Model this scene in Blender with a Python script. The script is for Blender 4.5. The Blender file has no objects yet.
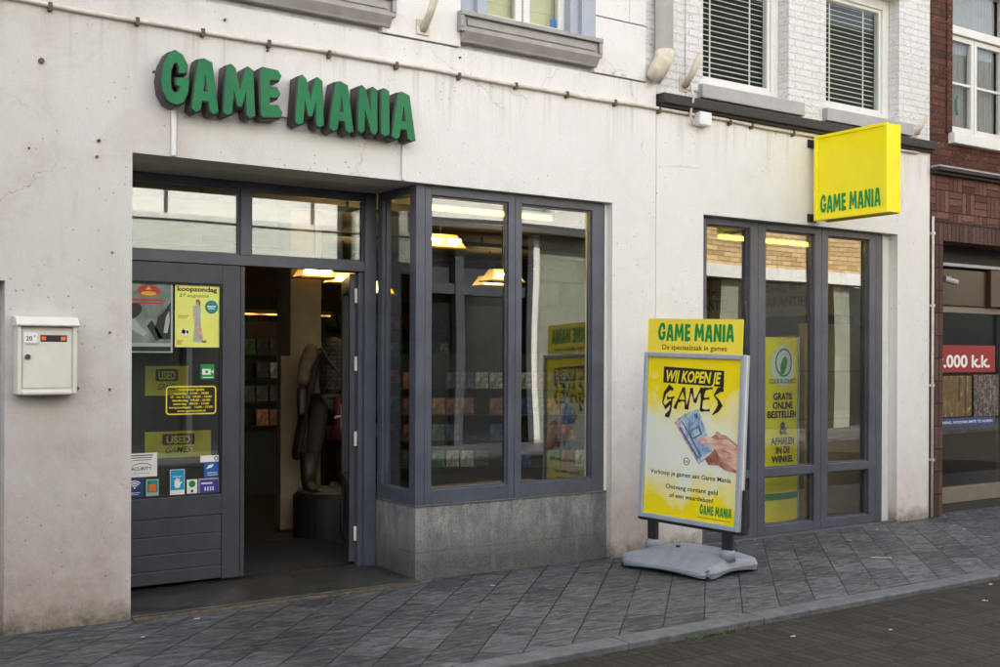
import bpy, bmesh, math, random
from mathutils import Vector, Matrix
random.seed(7)
S = bpy.context.scene
COL = S.collection
R = math.radians

# ---------------------------------------------------------------- materials
def lin(r, g, b):
    f = lambda c: (c/255/12.92) if c/255 <= .04045 else ((c/255+.055)/1.055)**2.4
    return (f(r), f(g), f(b), 1)

class NT:
    """small node-tree helper"""
    def __init__(s, name):
        s.m = bpy.data.materials.new(name); s.m.use_nodes = True
        s.t = s.m.node_tree; s.t.nodes.clear()
        s.out = s.n('ShaderNodeOutputMaterial')
    def n(s, typ, **kw):
        nd = s.t.nodes.new(typ)
        for k, v in kw.items(): setattr(nd, k, v)
        return nd
    def l(s, a, b): s.t.links.new(a, b)
    def val(s, sock, v):
        if isinstance(v, (int, float)): sock.default_value = v
        elif isinstance(v, (tuple, list)): sock.default_value = v
        else: s.l(v, sock)
    def math(s, op, a, b=0.0, c=None, clamp=False):
        nd = s.n('ShaderNodeMath', operation=op); nd.use_clamp = clamp
        s.val(nd.inputs[0], a); s.val(nd.inputs[1], b)
        if c is not None: s.val(nd.inputs[2], c)
        return nd.outputs[0]
    def mix(s, f, a, b, typ='MIX'):
        nd = s.n('ShaderNodeMix', data_type='RGBA', blend_type=typ)
        s.val(nd.inputs[0], f); s.val(nd.inputs[6], a); s.val(nd.inputs[7], b)
        return nd.outputs[2]
    def noise(s, vec, scale, detail=4, rough=.6, dist=0.0):
        nd = s.n('ShaderNodeTexNoise'); s.l(vec, nd.inputs['Vector'])
        nd.inputs['Scale'].default_value = scale; nd.inputs['Detail'].default_value = detail
        nd.inputs['Roughness'].default_value = rough; nd.inputs['Distortion'].default_value = dist
        return nd.outputs[0]
    def ramp(s, fac, a, b, ca=(0,0,0,1), cb=(1,1,1,1)):
        nd = s.n('ShaderNodeValToRGB'); s.l(fac, nd.inputs[0])
        e = nd.color_ramp.elements
        e[0].position = a; e[0].color = ca; e[1].position = b; e[1].color = cb
        return nd.outputs[0]
    def pos(s): return s.n('ShaderNodeNewGeometry').outputs['Position']
    def obj(s): return s.n('ShaderNodeTexCoord').outputs['Object']
    def mapv(s, vec, sc=(1,1,1), rot=(0,0,0), loc=(0,0,0)):
        nd = s.n('ShaderNodeMapping'); s.l(vec, nd.inputs[0])
        nd.inputs['Scale'].default_value = sc; nd.inputs['Rotation'].default_value = rot; nd.inputs['Location'].default_value = loc
        return nd.outputs[0]
    def sep(s, vec):
        nd = s.n('ShaderNodeSeparateXYZ'); s.l(vec, nd.inputs[0]); return nd.outputs
    def comb(s, x, y, z=0.0):
        nd = s.n('ShaderNodeCombineXYZ')
        s.val(nd.inputs[0], x); s.val(nd.inputs[1], y); s.val(nd.inputs[2], z); return nd.outputs[0]
    def bump(s, h, dist, strength=1.0, nrm=None):
        nd = s.n('ShaderNodeBump'); s.l(h, nd.inputs['Height'])
        nd.inputs['Distance'].default_value = dist; nd.inputs['Strength'].default_value = strength
        if nrm is not None: s.l(nrm, nd.inputs['Normal'])
        return nd.outputs[0]
    def bsdf(s, color, rough=.6, metal=0., nrm=None, spec=.5, emit=None, estr=0.):
        nd = s.n('ShaderNodeBsdfPrincipled')
        s.val(nd.inputs['Base Color'], color); s.val(nd.inputs['Roughness'], rough)
        s.val(nd.inputs['Metallic'], metal); nd.inputs['Specular IOR Level'].default_value = spec
        if nrm is not None: s.l(nrm, nd.inputs['Normal'])
        if emit is not None:
            nd.inputs['Emission Color'].default_value = emit; nd.inputs['Emission Strength'].default_value = estr
        s.l(nd.outputs[0], s.out.inputs['Surface']); return nd

def plain(name, c, rough=.5, metal=0., var=.12, scale=6., bump=.0005, bscale=90., spec=.5):
    """painted / moulded surface: slight tone variation, wear and grain"""
    t = NT(name); p = t.pos()
    n1 = t.noise(p, scale, 5, .65)
    dark = tuple(x*(1-var) for x in c[:3])+(1,); lite = tuple(min(1, x*(1+var)) for x in c[:3])+(1,)
    col = t.ramp(n1, .3, .7, dark, lite)
    n2 = t.noise(p, bscale, 3, .6)
    rg = t.math('ADD', rough-.08, t.math('MULTIPLY', n1, .16))
    t.bsdf(col, rg, metal, t.bump(n2, bump), spec)
    return t.m

def plaster(name, c, stain, dirt_h=.55, amount=.5, seed=0., dim_left=None):
    t = NT(name); p = t.mapv(t.pos(), loc=(seed, 0, seed*.3))
    X, _, z = t.sep(t.pos())
    big = t.noise(p, .9, 5, .6, .4)
    mid = t.noise(p, 4.5, 6, .7)
    streak = t.noise(t.mapv(p, sc=(5, 5, .9)), 1.0, 6, .7, .5)
    worn = .55
    col = t.mix(t.math('MULTIPLY', t.ramp(big, .38, .75), .35), c, tuple(x*.86 for x in c[:3])+(1,))
    if dim_left:                                                        # light balance put into the colour: wall greyed, and dirtier, towards its left end
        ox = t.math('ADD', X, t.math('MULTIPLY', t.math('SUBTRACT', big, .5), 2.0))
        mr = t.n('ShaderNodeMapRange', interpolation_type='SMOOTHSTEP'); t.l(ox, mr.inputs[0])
        mr.inputs[1].default_value = dim_left[1]; mr.inputs[2].default_value = dim_left[0]; mr.inputs[3].default_value = 0; mr.inputs[4].default_value = 1
        col = t.mix(mr.outputs[0], col, dim_left[2], 'MULTIPLY')
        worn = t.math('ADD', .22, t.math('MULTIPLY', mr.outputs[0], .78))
    blot = t.ramp(t.noise(p, 2.1, 7, .72, .8), .50, .74)
    dirty = t.math('ADD', t.math('MULTIPLY', t.ramp(streak, .50, .85), .32), t.math('MULTIPLY', blot, .60))
    col = t.mix(t.math('MULTIPLY', t.math('MULTIPLY', dirty, worn), amount, clamp=True), col, stain)
    # grime running down below the cable and the sills
    runs = t.ramp(t.noise(t.mapv(p, sc=(11, 11, .5)), 1.0, 4, .7, .2), .52, .70)
    for z0, L, k in ((3.40, .42, .42), (3.63, .20, .40)):
        d = t.math('DIVIDE', t.math('SUBTRACT', z0, z), L)
        m = t.math('MULTIPLY', t.math('GREATER_THAN', d, 0.0), t.math('SUBTRACT', 1.0, d, clamp=True), clamp=True)
        col = t.mix(t.math('MULTIPLY', t.math('MULTIPLY', m, runs), k, clamp=True), col, lin(140, 122, 102))
    # hairline cracks
    cv = t.n('ShaderNodeVectorMath', operation='ADD'); t.l(p, cv.inputs[0]); t.l(t.comb(t.math('MULTIPLY', mid, .35), 0., t.math('MULTIPLY', big, .5)), cv.inputs[1])
    vc = t.n('ShaderNodeTexVoronoi', feature='DISTANCE_TO_EDGE'); t.l(cv.outputs[0], vc.inputs['Vector']); vc.inputs['Scale'].default_value = .85
    crack = t.math('MULTIPLY', t.math('LESS_THAN', vc.outputs['Distance'], .0013), t.ramp(t.noise(p, 1.1, 3), .50, .58))
    col = t.mix(t.math('MULTIPLY', crack, .40), col, lin(130, 122, 114))
    # splash dirt and rising damp: ragged top edge
    edge = t.math('ADD', z, t.math('MULTIPLY', t.math('SUBTRACT', mid, .5), 1.3))
    edge = t.math('ADD', edge, t.math('MULTIPLY', t.math('SUBTRACT', big, .5), 1.2))
    wet = t.n('ShaderNodeMapRange'); t.l(edge, wet.inputs[0])
    wet.inputs[1].default_value = dirt_h*2.1; wet.inputs[2].default_value = -.1
    wet.inputs[3].default_value = 0; wet.inputs[4].default_value = amount
    grime = t.mix(t.ramp(t.noise(p, 13, 6, .75), .35, .65), stain, tuple(x*.66 for x in stain[:3])+(1,))
    col = t.mix(wet.outputs[0], col, grime)
    base = t.n('ShaderNodeMapRange'); t.l(t.math('ADD', z, t.math('MULTIPLY', t.math('SUBTRACT', t.noise(p, 9, 6, .8), .5), .34)), base.inputs[0])
    base.inputs[1].default_value = .14; base.inputs[2].default_value = -.02; base.inputs[3].default_value = 0; base.inputs[4].default_value = .85
    col = t.mix(base.outputs[0], col, t.mix(t.ramp(t.noise(p, 26, 4, .7), .4, .6), lin(70, 62, 48), lin(120, 112, 92)))
    # small rust and dirt specks
    vo = t.n('ShaderNodeTexVoronoi'); t.l(p, vo.inputs['Vector']); vo.inputs['Scale'].default_value = 19
    speck = t.math('MULTIPLY', t.math('LESS_THAN', vo.outputs['Distance'], t.math('MULTIPLY', t.noise(p, 31, 2), .19)), t.ramp(t.noise(p, 1.4, 3), .44, .54))
    col = t.mix(t.math('MULTIPLY', speck, .6), col, lin(104, 92, 78))
    fine = t.noise(p, 55, 4, .7); grain = t.noise(p, 260, 2, .5)
    h = t.math('ADD', t.math('MULTIPLY', mid, .8), t.math('ADD', t.math('MULTIPLY', fine, .35), t.math('MULTIPLY', grain, .12)))
    h = t.math('SUBTRACT', h, t.math('MULTIPLY', crack, .4))
    t.bsdf(col, .85, 0, t.bump(h, .009, .9), .25)
    return t.m

def brick(name, c1, c2, mortar, bw=.215, bh=.0675, mw=.012, depth=.006, rot=False, stain=None, rough=.85, uv='xz', flake=None, bias=0., offs=.5):
    t = NT(name); p = t.pos(); x, y, z = t.sep(p)
    if uv == 'xz': v = t.comb(t.math('ADD', x, y), z)
    elif uv == 'zx': v = t.comb(z, t.math('ADD', x, y))
    else: v = t.comb(x, y)
    wob = t.noise(p, 11, 3, .6)
    nd = t.n('ShaderNodeTexBrick'); nd.offset = offs
    va = t.n('ShaderNodeVectorMath', operation='ADD'); t.l(v, va.inputs[0])
    t.l(t.comb(t.math('MULTIPLY', t.math('SUBTRACT', wob, .5), .006), t.math('MULTIPLY', t.math('SUBTRACT', wob, .5), .010)), va.inputs[1])
    t.l(va.outputs[0], nd.inputs['Vector'])
    nd.inputs['Scale'].default_value = 1; nd.inputs['Brick Width'].default_value = bw; nd.inputs['Row Height'].default_value = bh
    nd.inputs['Mortar Size'].default_value = mw/2; nd.inputs['Mortar Smooth'].default_value = .35; nd.inputs['Bias'].default_value = bias
    nd.inputs['Color1'].default_value = c1; nd.inputs['Color2'].default_value = c2; nd.inputs['Mortar'].default_value = mortar
    n1 = t.noise(p, 7, 6, .7); n2 = t.noise(p, 60, 4, .7)
    col = t.mix(.35, nd.outputs['Color'], t.ramp(n2, .3, .7), 'OVERLAY')
    if stain: col = t.mix(t.math('MULTIPLY', t.ramp(n1, .5, .72), .5), col, stain)
    if flake:
        fl = t.math('MULTIPLY', t.ramp(t.noise(t.mapv(p, sc=(1, 1, 2.6)), 21, 6, .78), .575, .63), t.ramp(t.noise(p, 2.3, 3), .38, .56))
        col = t.mix(t.math('MULTIPLY', fl, .75), col, flake)
    h = t.math('SUBTRACT', t.math('MULTIPLY', n2, .5), nd.outputs['Fac'])
    t.bsdf(col, rough, 0, t.bump(h, depth), .3)
    return t.m

def slate(name, ang):
    """split natural-stone slabs laid on the diagonal"""
    t = NT(name); p = t.pos()
    q = t.mapv(p, rot=(0, 0, -ang))
    w = t.noise(p, 5, 3)
    nd = t.n('ShaderNodeTexBrick'); nd.offset = .5
    va = t.n('ShaderNodeVectorMath', operation='ADD'); t.l(q, va.inputs[0])
    t.l(t.comb(t.math('MULTIPLY', t.math('SUBTRACT', w, .5), .012), t.math('MULTIPLY', t.math('SUBTRACT', w, .5), .016)), va.inputs[1])
    t.l(va.outputs[0], nd.inputs['Vector'])
    nd.inputs['Scale'].default_value = 1; nd.inputs['Brick Width'].default_value = .40; nd.inputs['Row Height'].default_value = .224
    nd.inputs['Mortar Size'].default_value = .0050; nd.inputs['Mortar Smooth'].default_value = .12; nd.inputs['Bias'].default_value = 0
    nd.inputs['Color1'].default_value = lin(50, 53, 60); nd.inputs['Color2'].default_value = lin(98, 99, 103); nd.inputs['Mortar'].default_value = lin(40, 37, 33)
    cell = nd.outputs['Color']
    st = t.noise(t.mapv(p, rot=(0, 0, R(40)), sc=(3.2, 15, 1)), 1.6, 7, .72, .9)
    st2 = t.noise(t.mapv(p, rot=(0, 0, R(36)), sc=(5, 28, 1)), 1.3, 5, .75, .6)
    bl = t.noise(p, 1.3, 5, .6); bl2 = t.noise(p, .55, 4, .65)
    col = t.mix(t.math('MULTIPLY', t.ramp(st, .46, .70), .60), cell, lin(148, 146, 142))
    col = t.mix(t.math('MULTIPLY', t.ramp(st2, .54, .36), .70), col, lin(34, 35, 39))
    col = t.mix(t.math('MULTIPLY', t.ramp(bl, .54, .70), .26), col, lin(104, 98, 90))
    col = t.mix(t.math('MULTIPLY', t.ramp(bl2, .44, .62), .60), col, t.mix(.5, col, lin(30, 30, 33)))
    vo = t.n('ShaderNodeTexVoronoi'); t.l(p, vo.inputs['Vector']); vo.inputs['Scale'].default_value = 6.5
    gum = t.math('MULTIPLY', t.math('LESS_THAN', vo.outputs['Distance'], t.math('MULTIPLY', t.noise(p, 23, 2), .16)), t.ramp(t.noise(p, 2.2, 2), .48, .56))
    col = t.mix(t.math('MULTIPLY', gum, .55), col, lin(150, 146, 138))
    sand = t.mix(t.ramp(t.noise(p, 3.1, 4, .7), .56, .68), lin(22, 21, 20), lin(104, 92, 76))
    col = t.mix(nd.outputs['Fac'], col, sand)
    sp = t.sep(cell)[0]
    h = t.math('SUBTRACT', t.math('ADD', t.math('MULTIPLY', st, .8), t.math('MULTIPLY', st2, .55)), t.math('MULTIPLY', nd.outputs['Fac'], 1.1))
    h = t.math('ADD', h, t.math('MULTIPLY', sp, 2.0))
    rg = t.math('ADD', .30, t.math('MULTIPLY', st2, .40))
    t.bsdf(col, rg, 0, t.bump(h, .020, 1.0), .5)
    return t.m

def glass(name, r0=.075, tint=(.93, .96, .94, 1), wave=.0007):
    t = NT(name); p = t.pos()
    lw = t.n('ShaderNodeLayerWeight'); lw.inputs[0].default_value = .5
    fac = t.math('ADD', r0, t.math('MULTIPLY', t.math('POWER', lw.outputs['Facing'], 4.0), 1-r0), clamp=True)
    nm = t.bump(t.noise(p, 1.3, 0, .3), wave*2.2)
    gl = t.n('ShaderNodeBsdfGlossy'); gl.inputs['Roughness'].default_value = .0; gl.inputs['Color'].default_value = (1, 1, 1, 1)
    t.l(nm, gl.inputs['Normal'])
    tr = t.n('ShaderNodeBsdfTransparent'); tr.inputs['Color'].default_value = tint
    mx = t.n('ShaderNodeMixShader'); t.l(fac, mx.inputs[0]); t.l(tr.outputs[0], mx.inputs[1]); t.l(gl.outputs[0], mx.inputs[2])
    t.l(mx.outputs[0], t.out.inputs['Surface']); return t.m

def emitter(name, c, strength):
    t = NT(name); n = t.noise(t.pos(), 9, 2)
    nd = t.n('ShaderNodeEmission'); nd.inputs['Color'].default_value = c
    t.l(t.math('MULTIPLY', t.math('ADD', .85, t.math('MULTIPLY', n, .3)), strength), nd.inputs['Strength'])
    t.l(nd.outputs[0], t.out.inputs['Surface']); return t.m

def poster_yellow(name):
    t = NT(name); o = t.obj(); x, y, z = t.sep(o)
    n = t.noise(o, 2.4, 4, .6, 1.2); bok = t.n('ShaderNodeTexVoronoi'); t.l(o, bok.inputs['Vector']); bok.inputs['Scale'].default_value = 5.5
    mid = t.math('SUBTRACT', 1.0, t.math('MULTIPLY', t.math('ABSOLUTE', t.math('ADD', z, .06)), 1.75))
    f = t.math('ADD', t.math('MULTIPLY', mid, 1.15), t.math('MULTIPLY', t.math('SUBTRACT', n, .5), 1.6))
    col = t.ramp(f, .28, .95, lin(252, 226, 20), lin(238, 240, 224))
    disc = t.math('MULTIPLY', t.math('LESS_THAN', bok.outputs['Distance'], .27), .22)
    col = t.mix(disc, col, lin(252, 248, 190))
    t.bsdf(col, .28, 0, None, .5); return t.m

M = {}
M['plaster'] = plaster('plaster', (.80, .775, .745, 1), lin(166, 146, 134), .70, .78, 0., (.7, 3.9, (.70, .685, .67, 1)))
M['plaster2'] = plaster('plaster_clean', (.81, .785, .755, 1), lin(190, 172, 150), .40, .40, 11.)
M['block'] = plaster('painted_blocks', (.80, .77, .74, 1), lin(190, 174, 156), .3, .3, 5.)
M['wbrick'] = brick('painted_brick', (.75, .73, .71, 1), (.70, .685, .67, 1), (.69, .67, .65, 1), .21, .060, .016, .006, flake=lin(104, 80, 62), stain=lin(206, 190, 172))
M['dbrick'] = brick('brown_brick', lin(70, 40, 31), lin(98, 58, 44), lin(58, 44, 38), .21, .066, .012, .006, stain=lin(58, 36, 30), flake=lin(176, 156, 138))
M['dbrick_b'] = brick('brown_brick_blocks', lin(88, 62, 54), lin(116, 84, 72), lin(52, 42, 38), .20, .20, .012, .006, stain=lin(70, 52, 46))
def weave(name):
    t = NT(name); p = t.pos(); x, y, z = t.sep(p); u = t.math('ADD', x, y); K = .207
    def br(v):
        nd = t.n('ShaderNodeTexBrick'); nd.offset = 0; t.l(v, nd.inputs['Vector']); nd.inputs['Scale'].default_value = 1
        nd.inputs['Brick Width'].default_value = K; nd.inputs['Row Height'].default_value = K/3; nd.inputs['Mortar Size'].default_value = .005; nd.inputs['Mortar Smooth'].default_value = .3
        nd.inputs['Color1'].default_value = lin(80, 54, 46); nd.inputs['Color2'].default_value = lin(122, 86, 74); nd.inputs['Mortar'].default_value = lin(44, 34, 30); return nd
    a, b = br(t.comb(u, z)), br(t.comb(z, u))
    ck = t.math('FLOORED_MODULO', t.math('ADD', t.math('FLOOR', t.math('DIVIDE', u, K)), t.math('FLOOR', t.math('DIVIDE', z, K))), 2)
    n = t.noise(p, 40, 4, .7)
    col = t.mix(.3, t.mix(ck, a.outputs['Color'], b.outputs['Color']), t.ramp(n, .3, .7), 'OVERLAY')
    fc = t.math('ADD', t.math('MULTIPLY', a.outputs['Fac'], t.math('SUBTRACT', 1., ck)), t.math('MULTIPLY', b.outputs['Fac'], ck))
    t.bsdf(col, .85, 0, t.bump(t.math('SUBTRACT', t.math('MULTIPLY', n, .5), fc), .006), .3); return t.m
M['dbrick_b'] = weave('brown_brick_basket_weave')
M['dbrick_s'] = brick('brown_brick_soldiers', lin(76, 54, 47), lin(102, 74, 64), lin(44, 36, 32), .215, .066, .012, .006, uv='zx', offs=0.)
M['tanbrick'] = brick('tan_brick', lin(214, 186, 140), lin(178, 146, 100), lin(110, 92, 70), .30, .095, .016, .004)
M['klinker'] = brick('street_clinker', lin(44, 38, 31), lin(60, 52, 42), lin(26, 24, 20), .066, .205, .007, .009, uv='xy', stain=lin(50, 48, 36))
M['slate'] = slate('slate_slabs', R(45))
M['kerb'] = plain('kerb_stone', lin(94, 95, 97), .6, 0, .40, 11, .007, 34)
M['bluestone'] = None
def bluestone(name):
    t = NT(name); p = t.pos(); z = t.sep(p)[2]
    st = t.noise(t.mapv(p, sc=(5, 5, 1.3)), 1.4, 7, .75, .8); cl = t.noise(p, 5, 7, .75, .5); sp = t.noise(p, 120, 3, .6)
    col = t.ramp(cl, .3, .7, lin(108, 109, 111), lin(164, 162, 157))
    col = t.mix(t.math('MULTIPLY', t.ramp(st, .44, .68), .72), col, lin(74, 77, 84))
    low = t.n('ShaderNodeMapRange'); t.l(t.math('ADD', z, t.math('MULTIPLY', t.math('SUBTRACT', st, .5), .25)), low.inputs[0])
    low.inputs[1].default_value = .34; low.inputs[2].default_value = .10; low.inputs[3].default_value = 0; low.inputs[4].default_value = .80
    col = t.mix(low.outputs[0], col, lin(84, 82, 80))
    col = t.mix(.25, col, t.ramp(sp, .35, .65), 'OVERLAY')
    wht = t.noise(t.mapv(p, sc=(10, 10, 1.6)), 1.1, 5, .75, .6)
    col = t.mix(t.math('MULTIPLY', t.ramp(wht, .58, .74), .35), col, lin(176, 180, 186))
    t.bsdf(col, .5, 0, t.bump(t.math('ADD', t.math('MULTIPLY', sp, .4), cl), .003), .4); return t.m
M['bluestone'] = bluestone('blue_stone')
M['alu'] = plain('anthracite_frame', lin(82, 85, 96), .38, 0, .20, 5, .0003, 200, .5)
M['alu_d'] = plain('anthracite_door', lin(64, 66, 74), .42, 0, .20, 5, .0003, 200, .5)
M['glass'] = glass('shop_glass', .105)
M['glass_next'] = glass('neighbour_glass', .04, (.80, .82, .80, 1))
M['glass_up'] = glass('upper_glass', .006, (.9, .93, .92, 1))
M['greyp'] = plain('grey_woodwork', lin(158, 152, 148), .5, 0, .12, 8, .001, 60)
M['bluegrey'] = plain('blue_grey_woodwork', lin(164, 170, 180), .5, 0, .08, 8, .001, 60)
M['whitep'] = plain('white_woodwork', lin(222, 220, 214), .45, 0, .06, 8, .0006, 60)
M['sillgrey'] = plain('grey_sill', lin(166, 164, 164), .55, 0, .10, 8, .001, 60)
M['blackledge'] = plain('tarred_ledge', lin(50, 45, 43), .7, 0, .35, 14, .004, 40)
M['curtain'] = plain('cream_curtain', lin(226, 216, 176), .8, 0, .08, 5, .001, 50)
M['slat'] = plain('blind_slat', lin(240, 234, 222), .45, 0, .06, 6, .0003, 60)
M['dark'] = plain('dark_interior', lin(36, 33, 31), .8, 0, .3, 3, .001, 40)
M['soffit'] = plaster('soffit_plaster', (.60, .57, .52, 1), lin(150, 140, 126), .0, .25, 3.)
M['pipe'] = plain('white_pipe', lin(226, 224, 222), .45, 0, .08, 7, .0006, 50)
M['dirtypipe'] = plain('stained_pipe', lin(212, 202, 182), .6, 0, .22, 12, .001, 50)
M['rust'] = plain('rusted_steel', lin(104, 78, 58), .8, 0, .4, 30, .002, 90)
M['cable'] = plain('painted_conduit', lin(206, 196, 184), .6, 0, .2, 10, .0006, 60)
M['clip'] = plain('dirty_clip', lin(88, 76, 66), .7, 0, .3, 20, .001, 60)
M['green'] = plain('green_sign_face', lin(0, 108, 62), .22, 0, .22, 4, .0010, 8, .25)
M['signblack'] = plain('black_sign_return', lin(52, 46, 46), .5, 0, .2, 7, .0005, 60)
M['boxwhite'] = plain('letterbox_enamel', lin(214, 209, 200), .4, 0, .06, 6, .0004, 80)
M['steel'] = plain('brushed_steel', lin(150, 148, 146), .3, 1, .1, 10, .0003, 120)
M['gun'] = plain('dull_metal', lin(84, 80, 76), .45, .6, .2, 20, .0005, 90)
M['black'] = plain('black_plastic', lin(34, 33, 35), .45, 0, .15, 9, .0004, 90)
M['silver'] = plain('silver_profile', lin(176, 184, 196), .35, .25, .07, 6, .0003, 120)
M['greyplastic'] = plain('grey_plastic_base', lin(134, 139, 147), .42, 0, .16, 9, .0012, 70)
M['yellow'] = plain('yellow_panel', lin(254, 232, 10), .3, 0, .05, 3, .0003, 60)
M['yellow2'] = plain('yellow_topper', lin(250, 226, 70), .35, 0, .04, 3, .0003, 60)
M['printgreen'] = plain('green_print', lin(0, 142, 62), .4, 0, .06)
M['printdark'] = plain('black_print', lin(30, 28, 28), .45, 0, .06)
M['printwhite'] = plain('white_print', lin(236, 236, 232), .45, 0, .04)
M['printyellow'] = plain('yellow_print', lin(250, 226, 40), .45, 0, .04)
M['poster'] = poster_yellow('yellow_poster_print')
def print3(name, cols, sc, st=(1, 1, 1)):
    t = NT(name); n = t.noise(t.mapv(t.obj(), sc=st), sc, 4, .6, .6); nd = t.n('ShaderNodeValToRGB'); t.l(n, nd.inputs[0]); e = nd.color_ramp.elements
    e[0].position = .34; e[0].color = cols[0]; e[1].position = .66; e[1].color = cols[2]; q = e.new(.5); q.color = cols[1]
    t.bsdf(nd.outputs[0], .35); return t.m
M['greyposter'] = print3('grey_poster', [lin(84, 98, 94), lin(116, 132, 126), lin(140, 154, 148)], 7)
M['skin'] = print3('printed_skin', [lin(196, 138, 118), lin(226, 176, 154), lin(240, 204, 186)], 9, (1, 1, 2.2))
M['skin_d'] = print3('printed_skin_shadow', [lin(136, 84, 72), lin(176, 118, 102), lin(206, 154, 136)], 11)
M['printed_nail'] = plain('printed_nail', lin(232, 180, 160), .4, 0, .05)
M['note'] = print3('printed_banknote', [lin(104, 136, 172), lin(156, 182, 206), lin(206, 218, 228)], 24, (1, 1, .5))
M['note2'] = print3('printed_banknote_pale', [lin(130, 140, 170), lin(190, 194, 208), lin(226, 226, 230)], 28)
M['note3'] = print3('printed_banknote_pink', [lin(160, 110, 120), lin(206, 166, 168), lin(230, 210, 206)], 28)
M['notedark'] = plain('printed_banknote_band', lin(78, 108, 150), .4, 0, .2, 40)
M['paleposter'] = plain('lime_poster', lin(238, 238, 120), .35, 0, .05, 8)
M['printgrey'] = plain('grey_print', lin(172, 182, 178), .4, 0, .1)
M['red'] = plain('red_print', lin(186, 38, 34), .4, 0, .1)
M['gold'] = plain('gold_print', lin(222, 176, 40), .4, 0, .1)
M['teal'] = plain('teal_print', lin(0, 136, 140), .4, 0, .06)
M['blue'] = plain('blue_print', lin(30, 96, 172), .4, 0, .08)
M['cyan'] = plain('cyan_print', lin(22, 150, 196), .4, 0, .06)
M['navy'] = plain('navy_print', lin(38, 64, 116), .4, 0, .08)
M['violet'] = plain('violet_print', lin(66, 56, 150), .4, 0, .08)
M['orange'] = plain('orange_print', lin(228, 116, 30), .4, 0, .08)
M['dullyellow'] = plain('dull_yellow_card', lin(196, 186, 44), .5, 0, .1)  # darker, duller yellow than the other panels
M['brownprint'] = plain('brown_print', lin(62, 40, 20), .5, 0, .1)
M['shopfloor'] = plain('shop_floor', lin(70, 62, 54), .35, 0, .25, 4, .001, 30)
M['shopwall'] = plain('shop_wall', lin(104, 92, 78), .8, 0, .3, 3, .001, 30)
M['shopceil'] = plain('shop_ceiling', lin(120, 110, 96), .8, 0, .2, 3, .001, 30)
M['wood'] = plain('wooden_board', lin(126, 96, 62), .5, 0, .25, 8, .001, 40)
M['fascia'] = plain('brown_fascia', lin(150, 126, 78), .5, 0, .14, 5, .0005, 40)
M['column'] = plain('concrete_column', lin(150, 134, 112), .8, 0, .2, 5, .002, 50)
M['shelf'] = plain('dark_shelf', lin(48, 44, 42), .5, 0, .2, 7)
M['mat'] = plain('entrance_mat', lin(40, 38, 38), .95, 0, .25, 40, .003, 300)
def lampglass(name):
    t = NT(name); o = t.obj(); x, y, z = t.sep(o); n = t.noise(t.mapv(o, sc=(9, 9, 30)), 1.2, 3)
    f = t.math('MULTIPLY', t.math('ADD', .25, t.math('MULTIPLY', n, 1.1)), t.math('ADD', .35, t.math('MULTIPLY', t.math('COSINE', t.math('MULTIPLY', x, 26.)), .22)))
    t.bsdf(lin(190, 140, 60), .3, 0, None, .5)
    b = [q for q in t.t.nodes if q.type == 'BSDF_PRINCIPLED'][0]; b.inputs['Emission Color'].default_value = (1., .50, .10, 1); t.l(t.math('MULTIPLY', f, 1.7), b.inputs['Emission Strength']); return t.m
M['lampgold'] = lampglass('lit_lamp_glass')
M['lamptube'] = emitter('lit_lamp_tube', (1., .80, .40, 1), 24.0)
M['striplight'] = emitter('lit_yellow_tube', (1., .76, .03, 1), 3.6)
M['brass'] = plain('brass_shade', lin(190, 144, 60), .3, .8, .1, 6)
M['signred'] = plain('red_banner', lin(146, 20, 24), .5, 0, .08)
M['canopy'] = plain('canopy_fascia', (.62, .66, .60, 1), .6, 0, .06, 2)
M['office'] = plaster('office_panels', (.74, .73, .71, 1), lin(180, 176, 168), 0., .15, 9.)
M['office_g'] = plain('office_grey', lin(66, 69, 74), .5, 0, .1, 3)
M['stonepier'] = brick('grey_green_stone', lin(142, 144, 130), lin(128, 130, 118), lin(104, 104, 94), .8, .4, .012, .004)
M['upperpanel'] = plain('grey_upper_panel', lin(60, 62, 66), .4, 0, .15, 2)
M['darkglass'] = plain('dark_shop_glass', lin(34, 36, 38), .12, 0, .2, 1.5, .0001, 5, .6)
M['lightglass'] = plain('office_window', lin(120, 130, 138), .1, 0, .2, 1.5, .0001, 5, .6)
M['wetstone'] = plain('dark_threshold_stone', lin(58, 56, 55), .36, 0, .6, 5, .008, 26)
M['sandjoint'] = plain('sandy_joint', lin(86, 76, 62), .9, 0, .7, 26, .006, 60)
M['vest'] = brick('quilted_vest', lin(88, 80, 72), lin(66, 60, 54), lin(34, 30, 27), .036, .036, .008, .006, offs=0.)
M['leather'] = plain('brown_leather', lin(42, 30, 22), .5, 0, .3, 14, .002, 60)
M['sash'] = plain('dark_red_sash', lin(84, 22, 24), .8, 0, .2, 12, .003, 50)
M['coat'] = plain('dark_coat', lin(40, 34, 31), .8, 0, .25, 9, .003, 60)
M['sleeve'] = plain('pale_sleeve', lin(104, 90, 72), .8, 0, .35, 16, .004, 60)
M['paper'] = plain('white_paper', lin(232, 230, 224), .7, 0, .06, 20)
M['weed'] = plain('weed_leaf', lin(74, 96, 44), .7, 0, .3, 30)
M['brownfascia'] = plain('mottled_brown_fascia', lin(40, 28, 16), .3, 0, .7, 5)
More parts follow.
